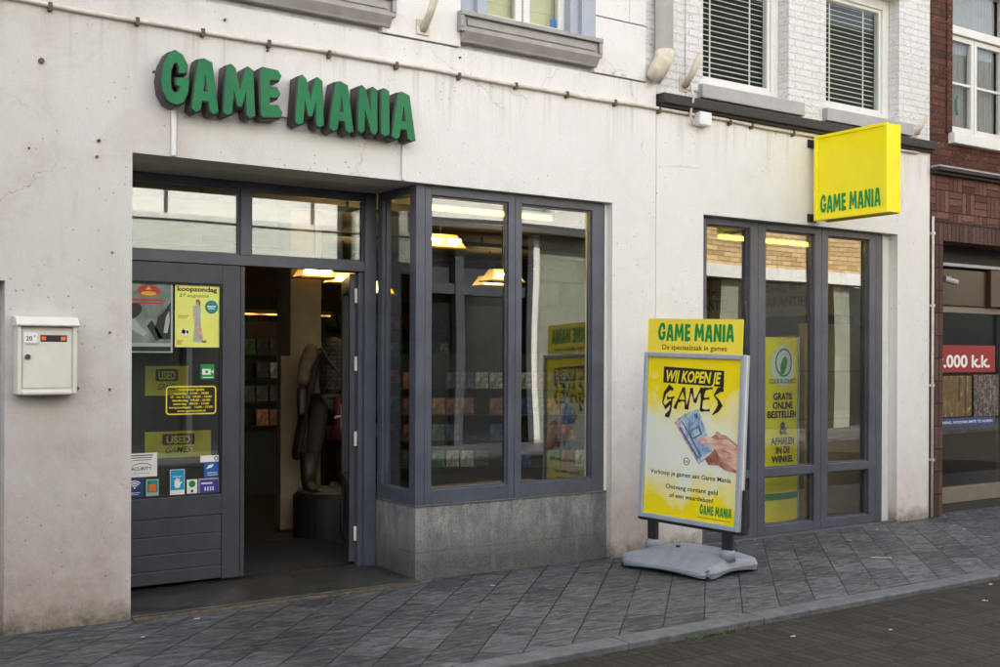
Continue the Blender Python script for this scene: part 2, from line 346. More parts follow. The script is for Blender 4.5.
def photoprint(name, cols, sc):
    t = NT(name); p = t.pos(); n = t.noise(t.mapv(p, sc=(1.6, 1, .8)), sc, 5, .7, 1.5)
    nd = t.n('ShaderNodeValToRGB'); t.l(n, nd.inputs[0]); nd.color_ramp.elements.remove(nd.color_ramp.elements[0])
    nd.color_ramp.elements[0].position = .3; nd.color_ramp.elements[0].color = cols[0]
    for i, c in enumerate(cols[1:]): e = nd.color_ramp.elements.new(.3+.4*(i+1)/(len(cols)-1)); e.color = c
    t.bsdf(nd.outputs[0], .35); return t.m
M['hallprint'] = photoprint('warm_hall_print', [lin(58, 40, 20), lin(112, 84, 28), lin(80, 60, 36), lin(140, 116, 62), lin(170, 156, 124)], 7)
M['crowdprint'] = photoprint('crowd_print', [lin(30, 26, 26), lin(70, 60, 56), lin(40, 34, 34), lin(150, 134, 124), lin(90, 60, 46)], 16)
M['beigegrey'] = plain('beige_grey_frame', lin(122, 112, 100), .5, 0, .15, 6)
M['darkwood'] = plain('dark_fascia_wood', lin(64, 44, 30), .4, 0, .3, 8)
M['darkvoid'] = plain('dark_back_wall', lin(30, 28, 26), .8, 0, .3, 4)
M['roof'] = plain('roof_felt', lin(60, 58, 56), .9, 0, .2, 3)

# ---------------------------------------------------------------- mesh helpers
def box(bm, x0, x1, y0, y1, z0, z1):
    v = [bm.verts.new((x, y, z)) for z in (z0, z1) for y in (y0, y1) for x in (x0, x1)]
    for f in ((0, 2, 3, 1), (4, 5, 7, 6), (0, 1, 5, 4), (1, 3, 7, 5), (3, 2, 6, 7), (2, 0, 4, 6)):
        bm.faces.new([v[i] for i in f])
def nb(): return bmesh.new()
def boxes(*bs):
    bm = nb()
    for b in bs: box(bm, *b)
    return bm
def frame(bm, x0, x1, z0, z1, l, r, b, t, y0, y1):
    box(bm, x0, x0+l, y0, y1, z0, z1); box(bm, x1-r, x1, y0, y1, z0, z1)
    if b: box(bm, x0+l, x1-r, y0, y1, z0, z0+b)
    if t: box(bm, x0+l, x1-r, y0, y1, z1-t, z1)
def tube(bm, pts, r, seg=12, cap=True):
    pts = [Vector(p) for p in pts]; rings = []
    rr = r if isinstance(r, (list, tuple)) else [r]*len(pts)
    for i, p in enumerate(pts):
        d = (pts[min(i+1, len(pts)-1)]-pts[max(i-1, 0)]).normalized()
        a = d.orthogonal().normalized() if i == 0 else (prev-d*prev.dot(d)).normalized()
        prev = a; b = d.cross(a)
        rings.append([bm.verts.new(p+(a*math.cos(2*math.pi*k/seg)+b*math.sin(2*math.pi*k/seg))*rr[i]) for k in range(seg)])
    for i in range(len(rings)-1):
        for k in range(seg): bm.faces.new((rings[i][k], rings[i][(k+1) % seg], rings[i+1][(k+1) % seg], rings[i+1][k]))
    if cap: bm.faces.new(rings[0][::-1]); bm.faces.new(rings[-1])
def wall_grid(bm, x0, x1, z0, z1, y0, y1, holes):
    """a wall slab with rectangular openings, closed and without inner faces"""
    xs = sorted({x0, x1, *[h[i] for h in holes for i in (0, 1) if x0 < h[i] < x1]})
    zs = sorted({z0, z1, *[h[i] for h in holes for i in (2, 3) if z0 < h[i] < z1]})
    V = {}
    def v(x, y, z):
        k = (round(x, 5), round(y, 5), round(z, 5))
        if k not in V: V[k] = bm.verts.new(k)
        return V[k]
    def solid(i, j):
        if not (0 <= i < len(xs)-1 and 0 <= j < len(zs)-1): return False
        cx, cz = (xs[i]+xs[i+1])/2, (zs[j]+zs[j+1])/2
        return not any(h[0] < cx < h[1] and h[2] < cz < h[3] for h in holes)
    for i in range(len(xs)-1):
        for j in range(len(zs)-1):
            if not solid(i, j): continue
            a, b, c, d = xs[i], xs[i+1], zs[j], zs[j+1]
            bm.faces.new((v(a, y0, c), v(b, y0, c), v(b, y0, d), v(a, y0, d)))
            bm.faces.new((v(a, y1, c), v(a, y1, d), v(b, y1, d), v(b, y1, c)))
            if not solid(i-1, j): bm.faces.new((v(a, y0, c), v(a, y0, d), v(a, y1, d), v(a, y1, c)))
            if not solid(i+1, j): bm.faces.new((v(b, y0, c), v(b, y1, c), v(b, y1, d), v(b, y0, d)))
            if not solid(i, j-1): bm.faces.new((v(a, y0, c), v(a, y1, c), v(b, y1, c), v(b, y0, c)))
            if not solid(i, j+1): bm.faces.new((v(a, y0, d), v(b, y0, d), v(b, y1, d), v(a, y1, d)))

def curve_mesh(splines, extrude=0., bevel=0.):
    """flat filled outlines (holes by overlap) -> mesh in the XY plane"""
    cu = bpy.data.curves.new('outline', 'CURVE'); cu.dimensions = '2D'; cu.fill_mode = 'BOTH'
    cu.extrude = extrude; cu.bevel_depth = bevel; cu.bevel_resolution = 1
    for pts in splines:
        sp = cu.splines.new('POLY'); sp.points.add(len(pts)-1); sp.use_cyclic_u = True
        for q, p in zip(sp.points, pts): q.co = (p[0], p[1], 0, 1)
    o = bpy.data.objects.new('outline', cu); me = bpy.data.meshes.new_from_object(o)
    bpy.data.objects.remove(o); bpy.data.curves.remove(cu)
    return me
def text_mesh(s, bold=0., shear=0., space=1., extrude=0.):
    cu = bpy.data.curves.new('text', 'FONT'); cu.body = s; cu.size = 1; cu.offset = bold; cu.shear = shear
    cu.space_character = space; cu.align_x = 'CENTER'; cu.extrude = extrude; cu.resolution_u = 3
    o = bpy.data.objects.new('text', cu); me = bpy.data.meshes.new_from_object(o)
    bpy.data.objects.remove(o); bpy.data.curves.remove(cu)
    return me
def plane(o, right, up=(0, 0, 1)):
    r = Vector(right).normalized(); u = Vector(up).normalized(); n = r.cross(u)
    return Matrix(((r.x, u.x, n.x, o[0]), (r.y, u.y, n.y, o[1]), (r.z, u.z, n.z, o[2]), (0, 0, 0, 1)))
def add_mesh(bm, me, mat4):
    me.transform(mat4); bm.from_mesh(me); bpy.data.meshes.remove(me)
def add_text(bm, s, P, cx, cy, h=None, w=None, bold=0., shear=0., space=1., extrude=0.):
    """text centred on (cx, cy) of plane P, scaled to cap height h and/or width w"""
    me = text_mesh(s, bold, shear, space, extrude)
    if not len(me.vertices): return
    xs = [v.co.x for v in me.vertices]; ys = [v.co.y for v in me.vertices]
    capme = text_mesh('H', bold); cap = max(v.co.y for v in capme.vertices)-min(v.co.y for v in capme.vertices); bpy.data.meshes.remove(capme)
    W = max(xs)-min(xs)
    sy = h/cap if h else w/W; sx = w/W if w else sy
    mx = (max(xs)+min(xs))/2
    add_mesh(bm, me, P @ Matrix.Translation((cx-mx*sx, cy-cap/2*sy, 0)) @ Matrix.Diagonal((sx, sy, 1, 1)))
def add_poly(bm, P, *outl, depth=0.):
    me = curve_mesh(outl, depth); add_mesh(bm, me, P)
def add_rect(bm, P, x0, x1, y0, y1, off=0.):
    vs = [bm.verts.new(P @ Vector((x, y, off))) for x, y in ((x0, y0), (x1, y0), (x1, y1), (x0, y1))]; bm.faces.new(vs)
def disc(cx, cy, rx, ry=None, n=28, a0=0., a1=360.):
    ry = ry or rx
    return [(cx+rx*math.cos(R(a0+(a1-a0)*k/n)), cy+ry*math.sin(R(a0+(a1-a0)*k/n))) for k in range(n if a1-a0 == 360 else n+1)]
def rrect(x0, x1, y0, y1, r, n=5):
    out = []
    for cx, cy, a in ((x1-r, y1-r, 0), (x0+r, y1-r, 90), (x0+r, y0+r, 180), (x1-r, y0+r, 270)):
        out += [(cx+r*math.cos(R(a+90*k/n)), cy+r*math.sin(R(a+90*k/n))) for k in range(n+1)]
    return out

GLYPH = {
 'G': (.78, [[(.70, .62), (.73, .80), (.60, .96), (.42, 1.02), (.22, .95), (.07, .74), (0, .46), (.05, .2), (.2, .03), (.42, -.02), (.64, .05), (.76, .25), (.79, .52), (.44, .50), (.42, .36), (.54, .35), (.50, .24), (.40, .2), (.30, .26), (.26, .44), (.28, .64), (.36, .78), (.45, .80), (.50, .70), (.50, .60)]]),
 'A': (.74, [[(0, .03), (.18, .96), (.36, 1.0), (.56, .95), (.75, .02), (.61, -.03), (.51, .02), (.47, .20), (.28, .20), (.25, .03), (.12, -.03)], [(.315, .38), (.375, .72), (.44, .38)]]),
 'M': (.95, [[(0, .02), (.07, .95), (.22, 1.0), (.33, .94), (.48, .52), (.62, .95), (.73, 1.0), (.86, .95), (.95, .03), (.80, -.03), (.70, .02), (.66, .50), (.55, .18), (.42, .18), (.30, .50), (.26, .02), (.12, -.03)]]),
 'E': (.60, [[(.03, .03), (0, .95), (.1, 1.0), (.50, .98), (.58, .9), (.52, .79), (.27, .77), (.27, .62), (.48, .62), (.55, .53), (.48, .42), (.27, .41), (.27, .24), (.52, .25), (.61, .14), (.55, .02), (.1, -.02)]]),
 'N': (.76, [[(0, .02), (.05, .96), (.19, 1.0), (.30, .95), (.50, .46), (.49, .95), (.61, 1.0), (.74, .96), (.76, .05), (.66, -.03), (.52, .0), (.27, .50), (.26, .03), (.12, -.03)]]),
 'I': (.28, [[(0, .02), (.02, .96), (.13, 1.0), (.26, .96), (.28, .03), (.14, -.03)]]),
}
def glyph(ch, x0, x1, z0, z1, tilt=0.):
    w, outl = GLYPH[ch]; sx, sz = (x1-x0)/w, (z1-z0)
    return [[(x0+p[0]*sx+tilt*(p[1]-.5)*sz, z0+p[1]*sz) for p in o] for o in outl]
def word_polys(x0, x1, z0, h, pts=(('G', 0), ('A', 0), ('M', 0), ('E', 0), (' ', 0), ('M', 0), ('A', 0), ('N', 0), ('I', 0), ('A', 0))):
    pos = 0; items = []; jig = (.04, -.02, .02, -.01, 0, .03, -.02, .02, -.02, .02)
    for (ch, _), j in zip(pts, jig):
        if ch == ' ': pos += .30; continue
        w = GLYPH[ch][0]; items.append((ch, pos, w, j)); pos += w+.07
    k = (x1-x0)/(pos-.07)
    return [glyph(ch, x0+p*k, x0+(p+w)*k, z0+j*h*.6, z0+h*(1+j)) for ch, p, w, j in items]

# ---------------------------------------------------------------- object helpers
def wmat(o):
    return (wmat(o.parent) if o.parent else Matrix()) @ o.matrix_basis
def thing(name, label, cat, loc=(0, 0, 0), rotz=0., group=None):
    o = bpy.data.objects.new(name, None); COL.objects.link(o); o.empty_display_size = .1
    o.location = loc; o.rotation_euler = (0, 0, rotz)
    return tag(o, label, cat, group)
def tag(o, label, cat, group=None):
    o['label'] = label; o['category'] = cat
    if group: o['group'] = group
    return o
def obj(name, bm, m, parent=None, bevel=0., smooth=False, local=False, label=None):
    """link a bmesh (world coordinates unless local) as one mesh object"""
    me = bpy.data.meshes.new(name)
    bmesh.ops.recalc_face_normals(bm, faces=bm.faces) if not getattr(bm, '_keep', False) else None
    bm.to_mesh(me); bm.free()
    me.materials.append(M[m] if isinstance(m, str) else m)
    o = bpy.data.objects.new(name, me); COL.objects.link(o)
    if parent is not None:
        o.parent = parent
        if not local: me.transform(wmat(parent).inverted())
    if smooth:
        for p in me.polygons: p.use_smooth = True
    if bevel:
        b = o.modifiers.new('bevel', 'BEVEL'); b.width = bevel; b.segments = 2; b.limit_method = 'ANGLE'; b.angle_limit = R(35)
    if label: o['label'] = label
    return o
def flat(name, parts, m, parent, off=None):
    """printed shapes: PARTS(bm) fills a bmesh"""
    bm = nb(); parts(bm); 
    me = bpy.data.meshes.new(name); bm.to_mesh(me); bm.free(); me.materials.append(M[m])
    o = bpy.data.objects.new(name, me); COL.objects.link(o); o.parent = parent
    me.transform(wmat(parent).inverted())
    return o
def origin(o, p):
    """move a top-level mesh's origin to p without moving the mesh"""
    o.data.transform(Matrix.Translation(Vector(p)).inverted()); o.location = p
    return o
def struct(o): o['kind'] = 'structure'; return o

# ================================================================ THE GROUND
bm = nb(); box(bm, -90, 110, -90, 90, -.30, -.034); struct(obj('road', bm, 'klinker'))
bm = nb(); box(bm, -30, 40, -1.80, .30, -.20, 0.0); struct(obj('pavement', bm, 'slate'))
bm = nb(); box(bm, -30, 40, -16, -7.0, -.20, 0.02); struct(obj('opposite_pavement', bm, 'slate'))
bm = nb(); x = -12.
while x < 26:
    L = random.uniform(.95, 1.05); j = random.uniform(-.003, .003)
    box(bm, x+.0012, x+L-.0012, -1.952+j*.4, -1.803+j*.3, -.20, .002+random.uniform(-.0015, .0015)); x += L
struct(obj('kerb', bm, 'kerb', bevel=.009))

# ================================================================ WHITE PLASTERED HOUSE
HX0, HX1, PX = -5.0, 5.777, 5.783
house = thing('plastered_house', 'white plastered house with shop entrance, corner bay window and green channel letters above', 'house', (0, 0, 0))
bm = nb()
wall_grid(bm, HX0, HX1, 0, 3.592, 0, .30, [(-.2, 1.142, -1, 1.90), (1.812, 5.348, -1, 2.655)])
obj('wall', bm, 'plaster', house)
bm = nb()                                                          # painted block work above
holes = [(2.10, 3.40, 3.70, 5.6), (4.00, 5.16, 3.70, 5.6)]
rows = [3.598, 4.02, 4.44, 4.86, 5.28, 5.70, 6.4, 7.1, 7.8, 8.5, 9.0]
for i in range(len(rows)-1):
    z0, z1 = rows[i]+.0045, rows[i+1]-.0045; x = HX0 - (.42 if i % 2 else 0)
    while x < 5.66:
        a, b = max(x, HX0), min(x+.84, 5.664)
        if b-a > .02:
            segs = [(a+.0022, b-.0022)]
            for h in holes:
                if z0 < h[3]-.1 and z1 > h[2]:
                    segs = [s for (p, q) in segs for s in ((p, min(q, h[0])), (max(p, h[1]), q)) if s[1]-s[0] > .01]
            for p, q in segs: box(bm, p, q, -.012, .05, z0, z1)
        x += .84
obj('upper_blocks', bm, 'block', house, bevel=.003)
bm = nb(); wall_grid(bm, HX0, 5.664, 3.592, 9.0, .05, .30, holes); obj('upper_wall', bm, 'block', house)
bm = boxes((HX0, 5.66, .30, 9.0, 8.8, 9.0)); box(bm, HX0, HX0+.25, .30, 9.0, 0, 8.8); box(bm, HX0, 9.3, 9.0, 9.25, 0, 9.0)
obj('roof', bm, 'roof', house)
# entrance soffit and recess side
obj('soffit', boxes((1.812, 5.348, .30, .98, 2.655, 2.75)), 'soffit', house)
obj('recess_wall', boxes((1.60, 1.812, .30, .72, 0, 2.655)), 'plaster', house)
obj('side_door', boxes((-.2, 1.142, .10, .16, 0, 1.90)), 'sillgrey', house)
# threshold
bm = boxes((1.812, 3.70, -.02, .74, -.02, .022)); obj('threshold', bm, 'wetstone', house, bevel=.006)
obj('threshold_edge', boxes((1.812, 3.70, -.075, -.022, -.02, .012)), 'sandjoint', house, bevel=.006)
# stone plinth of the bay
bm = boxes((3.700, 5.345, .055, .30, 0, .1862), (3.700, 5.345, .055, .30, .1876, .492), (3.700, 3.86, .302, .62, 0, .492)); obj('plinth', bm, 'bluestone', house, bevel=.001)
obj('plinth_cap', boxes((3.694, 5.345, .048, .30, .492, .505), (3.694, 3.86, .30, .62, .492, .505)), 'kerb', house, bevel=.003)
# bay window frame
bm = nb()
Y0, Y1 = .055, .125
box(bm, 3.697, 3.767, Y0, .14, .505, 2.655)                        # corner post
box(bm, 3.7705, 3.821, Y0+.004, Y1, .505, 2.655)
box(bm, 3.821, 4.450, Y0+.004, Y1, .505, .600); box(bm, 3.821, 4.450, Y0+.004, Y1, 2.592, 2.655)
box(bm, 4.450, 4.5055, Y0+.004, Y1, .505, 2.655); box(bm, 4.5085, 4.564, Y0+.004, Y1, .505, 2.655)
box(bm, 4.564, 5.205, Y0+.004, Y1, .505, .600); box(bm, 4.564, 5.205, Y0+.004, Y1, 2.592, 2.655)
box(bm, 5.205, 5.320, Y0+.004, Y1, .505, 2.655)
box(bm, 3.697, 3.767, .53, .60, .505, 2.655)                       # return of the bay
box(bm, 3.697, 3.767, .14, .53, .505, .60); box(bm, 3.697, 3.767, .14, .53, 2.592, 2.655)
bay = obj('bay_window', bm, 'alu', house, bevel=.003)
bm = nb()                                                          # glazing beads
for a, b in ((3.821, 4.450), (4.564, 5.205)): frame(bm, a, b, .600, 2.592, .014, .014, .014, .014, .078, .092)
obj('glazing_bead', bm, 'alu', bay, bevel=.002)
bm = boxes((3.722, 3.736, .14, .155, .60, 2.592), (3.722, 3.736, .515, .53, .60, 2.592)); obj('glazing_bead', bm, 'alu', bay)
obj('pane', boxes((3.826, 4.445, .094, .100, .604, 2.588)), 'glass', bay)
obj('pane', boxes((4.569, 5.200, .094, .100, .604, 2.588)), 'glass', bay)
obj('pane', boxes((3.738, 3.744, .142, .528, .604, 2.588)), 'glass', bay)
obj('bay_reveal', boxes((5.322, 5.347, .058, .29, .505, 2.654)), 'whitep', house)
obj('display_floor', boxes((3.87, 5.34, .31, 1.05, .44, .50), (3.87, 5.34, .128, .31, .505, .53)), 'wood', house)
# entrance frame with two transom lights
bm = nb(); Y0, Y1 = .622, .70
box(bm, 1.814, 1.850, Y0, Y1, .022, 2.655)
box(bm, 1.850, 3.604, Y0, Y1, 2.603, 2.654); box(bm, 1.850, 3.604, Y0, Y1, 2.098, 2.166)
box(bm, 2.693, 2.768, Y0, Y1, 2.166, 2.603)
box(bm, 3.604, 3.695, Y0-.010, Y1, .022, 2.654); box(bm, 3.570, 3.604, Y0+.02, Y1, .022, 2.098)
ent = obj('entrance_frame', bm, 'alu', house, bevel=.003)
bm = nb(); frame(bm, 1.850, 2.693, 2.166, 2.603, .012, .012, .012, .012, .640, .654); frame(bm, 2.768, 3.604, 2.166, 2.603, .012, .012, .012, .012, .640, .654)
obj('glazing_bead', bm, 'alu', ent)
obj('pane', boxes((1.854, 2.689, .656, .662, 2.170, 2.599)), 'glass', ent)
obj('pane', boxes((2.772, 3.600, .656, .662, 2.170, 2.599)), 'glass', ent)
# closed door leaf
bm = nb(); Y0, Y1 = .630, .69
box(bm, 1.852, 1.960, Y0, Y1, .045, 2.094); box(bm, 2.575, 2.697, Y0, Y1, .045, 2.094)
box(bm, 1.960, 2.575, Y0, Y1, 1.968, 2.094); box(bm, 1.960, 2.575, Y0, Y1, .470, .598)
bds = [.048, .134, .239, .350, .468]
for a, b in zip(bds, bds[1:]): box(bm, 1.960, 2.575, Y0+.006, Y1, a+.0025, b-.0025)
box(bm, 1.960, 2.575, Y0+.012, Y1-.02, .05, .466)
box(bm, 2.702, 2.732, .640, .70, .045, 2.094)
leaf = obj('door', bm, 'alu_d', house, bevel=.003, label='closed grey door leaf with grooved lower boards and posters on its glass')
bm = nb(); frame(bm, 1.960, 2.575, .598, 1.968, .012, .012, .012, .012, .645, .657); obj('glazing_bead', bm, 'black', leaf)
obj('pane', boxes((1.964, 2.571, .660, .666, .602, 1.964)), 'glass', leaf)
# open door leaf, swung inwards on the right-hand post
def open_leaf():
    Mx = Matrix.Translation((3.566, .705, 0)) @ Matrix.Rotation(R(68), 4, 'Z')
    bm = nb()
    frame(bm, 0.0, .86, .045, 2.088, .11, .11, .13, .11, -.03, .03); box(bm, .11, .75, -.022, .022, .175, .50); box(bm, .11, .75, -.03, .03, .50, .60)
    bm.transform(Mx); d = obj('door', bm, 'alu_d', house, bevel=.003, label='open grey door leaf swung into the shop')
    bm = boxes((.112, .748, -.004, .004, .60, 1.976)); bm.transform(Mx); obj('pane', bm, 'glass', d)
    bm = nb(); tube(bm, [(.80, .03, 1.03), (.80, .075, 1.03), (.68, .085, 1.03)], .010); box(bm, .785, .815, .03, .038, .93, 1.13)
    bm.transform(Mx); obj('handle', bm, 'steel', d)
    for z in (.25, .92, 1.45, 1.93):
        bm = nb(); tube(bm, [(3.566, .676, z-.05), (3.566, .676, z+.05)], .012); obj('hinge', bm, 'whitep', d)
open_leaf()

def upper_window(x0, x1, parent, cut):
    """blue-grey cased window with a panelled apron below"""
    bm = nb()
    box(bm, x0, x0+.21, .02, .20, 3.84, 5.6); box(bm, x1-.21, x1, .02, .20, 3.84, 5.6)
    box(bm, x0+.13, x0+.21, -.02, .02, 3.84, 5.6); box(bm, x1-.13, x1, -.015, .02, 3.84, 5.6)
    box(bm, x0+.21, x1-.21, .02, .20, 5.55, 5.6)
    w = obj('window', bm, 'bluegrey', parent, bevel=.004)
    bm = nb(); xm = (x0+x1)/2
    for a, b in ((x0+.21, xm-.006), (xm+.006, x1-.21)): frame(bm, a, b, 3.842, 5.55, .058, .058, .06, .06, .09, .14)
    obj('sash', bm, 'whitep', w, bevel=.004)
    bm = boxes((x0+.268, xm-.064, .112, .117, 3.903, 5.49), (xm+.064, x1-.268, .112, .117, 3.903, 5.49)); obj('pane', bm, 'glass_up', w)
    bm = nb(); z = 3.90
    while z < 5.5: box(bm, x0+.26, x1-.24, .18, .192+.004*((z*10) % 2), z, z+.118); z += .12
    obj('curtain', bm, 'curtain', w)
    bm = nb()
    box(bm, x0-.03, x1+.03, -.070, .05, 3.806, 3.838); box(bm, x0-.03, x1+.03, -.058, .05, 3.700, 3.726)
    box(bm, x0-.03, x0+.0, -.064, .05, 3.726, 3.806); box(bm, x1+.0, x1+.03, -.064, .05, 3.726, 3.806)
    box(bm, x0, x1, -.040, .05, 3.726, 3.806); box(bm, x0+.03, x1-.03, -.050, -.040, 3.744, 3.790)
    obj('sill', bm, 'greyp', w, bevel=.004)
    bm = nb(); prof = [(.0, 3.632), (-.030, 3.636), (-.036, 3.650), (-.062, 3.690), (-.066, 3.697), (.0, 3.697)]
    vs = [[bm.verts.new((xx, y, z)) for y, z in prof] for xx in (x0+.0, x1-.0)]
    for k in range(len(prof)): bm.faces.new((vs[0][k], vs[0][(k+1) % 6], vs[1][(k+1) % 6], vs[1][k]))
    bm.faces.new(vs[0]); bm.faces.new(vs[1][::-1]); obj('sill_moulding', bm, 'greyp', w)
    return w
upper_window(2.10, 3.45, house, 0)
wB = upper_window(4.00, 5.17, house, 0)
bm = boxes((4.845, 4.895, .105, .111, 3.91, 3.965)); obj('sticker', bm, 'blue', wB)
# old screws and anchor stubs in the plaster
for x, z, r in ((1.625, 2.70, .010), (1.615, 2.61, .008), (1.51, 1.63, .006), (1.69, 1.63, .006), (1.512, 1.318, .012), (1.69, 1.31, .006), (1.32, 3.10, .016), (1.93, 3.13, .007), (2.62, 3.36, .008), (4.0, 3.53, .007), (1.26, 2.62, .006), (1.70, 2.08, .005), (2.35, 3.50, .008)):
    bm = nb(); tube(bm, [(x, .004, z), (x, -.012, z)], r, 10); obj('screw', bm, 'rust', house)

# ================================================================ PAINTED BRICK HOUSE
bh = thing('painted_brick_house', 'house with white painted brick upper storey above a plastered ground floor and triple shop window', 'house', (PX, 0, 0))
SX0, SX1 = 6.283, 8.735
bm = nb(); wall_grid(bm, PX, 9.212, 0, 3.43, 0, .30, [(SX0, SX1, -1, 2.640)]); obj('wall', bm, 'plaster2', bh)
W1 = (6.262, 7.270, 3.665, 5.30); W2 = (7.742, 8.752, 3.665, 4.80)
bm = nb(); wall_grid(bm, 5.668, 9.212, 3.532, 9.0, 0.004, .30, [W1, W2]); obj('upper_wall', bm, 'wbrick', bh)
obj('brick_pier', boxes((6.075, 6.258, -.012, .004, 3.60, 9.0)), 'wbrick', bh)
obj('roof', boxes((5.668, 9.212, .30, 9.0, 8.8, 9.0), (9.0, 9.212, .30, 9.0, 2.9, 8.8)), 'roof', bh)
bm = boxes((PX+.008, 9.212, -.075, .30, 3.452, 3.530), (PX+.008, 9.212, -.045, .30, 3.430, 3.452)); obj('ledge', bm, 'blackledge', bh, bevel=.008)
def blind_window(W, slats=True):
    x0, x1, z0, z1 = W
    bm = nb(); frame(bm, x0+.004, x1-.004, z0+.004, z1-.004, .085, .085, .085, .085, .115, .20)
    frame(bm, x0+.089, x1-.089, z0+.089, z1-.089, .030, .030, .030, .030, .135, .19)
    w = obj('window', bm, 'whitep', bh, bevel=.004)
    obj('pane', boxes((x0+.119, x1-.119, .150, .156, z0+.119, z1-.119)), 'glass_up', w)
    bm = nb(); z = z0+.135
    a = R(34)
    while z < z1-.1:
        sec = [(-.018*math.cos(a), -.018*math.sin(a)), (.0, .004), (.018*math.cos(a), .018*math.sin(a)), (0., .0028)]
        V = [[bm.verts.new((xx, .215+dy, z+dz)) for dy, dz in sec] for xx in (x0+.10, x1-.10)]
        for k in range(4): bm.faces.new((V[0][k], V[0][(k+1) % 4], V[1][(k+1) % 4], V[1][k]))
        bm.faces.new(V[0]); bm.faces.new(V[1][::-1]); z += .044
    bl = obj('blind', bm, 'slat', w)
    bm = nb()
    for fx in (.27, .73):
        xx = x0+(x1-x0)*fx; box(bm, xx-.008, xx+.008, .192, .195, z0+.11, z1-.08)
    obj('ladder_tape', bm, 'slat', bl)
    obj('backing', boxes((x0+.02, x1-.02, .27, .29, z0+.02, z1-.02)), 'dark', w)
    obj('sill', boxes((x0-.045, x1+.14, -.055, .10, z0-.115, z0-.004)), 'sillgrey', w, bevel=.006)
    return w
blind_window(W1); blind_window(W2)
obj('lintel', boxes((7.70, 8.80, -.035, .10, 4.805, 4.90)), 'whitep', bh, bevel=.005)
# triple shop window
bm = nb(); Y0, Y1 = .080, .16
XS = [(6.900, 7.085), (7.700, 7.875), (8.440, 8.625)]
zb0, zb1 = .500, .572
box(bm, SX0+.005, 6.40, Y0, Y1, .010, 2.635)
for i, (a, b) in enumerate(XS):
    m = (a+b)/2
    box(bm, a, m-.0015, Y0, Y1, .010, 2.635); box(bm, m+.0015, b, Y0, Y1, .010, 2.635)
lo = [6.40, 7.085, 7.875]; hi = [6.900, 7.700, 8.440]
for a, b in zip(lo, hi):
    box(bm, a, b, Y0, Y1, .010, .085); box(bm, a, b, Y0, Y1, zb0, zb1); box(bm, a, b, Y0, Y1, 2.580, 2.635)
sw = obj('shop_window', bm, 'alu', bh, bevel=.003)
bm = nb()
for a, b in zip(lo, hi):
    frame(bm, a, b, .085, zb0, .012, .012, .012, .012, Y0+.03, Y0+.045); frame(bm, a, b, zb1, 2.580, .012, .012, .012, .012, Y0+.03, Y0+.045)
obj('glazing_bead', bm, 'alu', sw)
for a, b in zip(lo, hi):
    obj('pane', boxes((a+.004, b-.004, Y0+.048, Y0+.054, .089, zb0-.004)), 'glass', sw)
    obj('pane', boxes((a+.004, b-.004, Y0+.048, Y0+.054, zb1+.004, 2.576)), 'glass', sw)
obj('window_reveal', boxes((8.640, 8.733, .090, .29, .0, 2.638)), 'whitep', bh)
obj('window_sill', boxes((SX0+.004, SX1-.004, .02, .29, -.01, .008)), 'kerb', bh)

# ================================================================ BROWN BRICK BUILDING (next door)
bb = thing('brown_brick_building', 'dark brown brick building with recessed shop front and white casement window', 'building', (9.218, 0, 0))
GX = 9.218
bm = nb(); wall_grid(bm, GX, 16, 3.30, 9.0, .0, .30, [(9.560, 10.62, 3.66, 5.2)]); obj('wall', bm, 'dbrick', bb)
obj('pillar', boxes((GX, 9.430, .003, .28, 0, 2.625)), 'dbrick_s', bb)
bm = nb(); wall_grid(bm, GX, 16, 2.628, 2.81, .006, .30, []); obj('soldier_course', bm, 'dbrick_s', bb)
obj('lintel', boxes((GX, 16, .003, .30, 2.814, 3.24)), 'dbrick_b', bb)
obj('roof', boxes((GX, 16, .30, 9.0, 8.8, 9.0), (15.7, 16, .30, 9.0, 0, 8.8), (GX, 9.40, .62, 9.0, 0, 8.8), (9.3, 16, 9.0, 9.25, 0, 9.0)), 'roof', bb)
bm = boxes((GX, 16, -.10, .30, 3.268, 3.298), (GX, 16, -.06, .30, 3.242, 3.266)); obj('cornice', bm, 'blackledge', bb, bevel=.006)
obj('cornice_trim', boxes((GX, 16, -.104, -.002, 3.300, 3.316)), 'greyp', bb)
obj('pier_strip', boxes((9.46, 9.545, -.012, .0, 3.66, 9.0)), 'dbrick', bb)
bm = nb(); Y0 = .09
frame(bm, 9.562, 10.618, 3.665, 5.19, .05, .05, .05, .05, Y0, Y0+.08)
box(bm, 9.612, 10.568, Y0-.02, Y0+.07, 4.66, 4.74)
w = obj('window', bm, 'whitep', bb, bevel=.004)
bm = nb()
for a, b in ((9.614, 10.063), (10.072, 10.566)):
    frame(bm, a, b, 3.717, 4.655, .045, .045, .05, .05, Y0+.01, Y0+.06); box(bm, a+.045, b-.045, Y0+.018, Y0+.05, 4.18, 4.206)
obj('sash', bm, 'whitep', w, bevel=.004)
obj('pane', boxes((9.66, 10.02, .125, .13, 3.77, 4.60), (10.12, 10.52, .125, .13, 3.77, 4.60), (9.62, 10.56, .125, .13, 4.745, 5.13)), 'glass_up', w)
bm = nb(); x = 9.62
while x < 10.56: tube(bm, [(x, .21, 3.70), (x, .21, 5.15)], .028, 8); x += .048
obj('curtain', bm, 'greyp', w)
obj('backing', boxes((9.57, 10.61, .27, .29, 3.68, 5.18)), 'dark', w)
bm = nb(); tube(bm, [(9.86, .145, 4.08), (9.835, .142, 4.04), (9.835, .142, 3.96), (9.86, .145, 3.90)], .012); obj('ornament', bm, 'teal', w)
obj('sill', boxes((9.50, 10.70, -.07, .10, 3.555, 3.66)), 'whitep', w, bevel=.008)
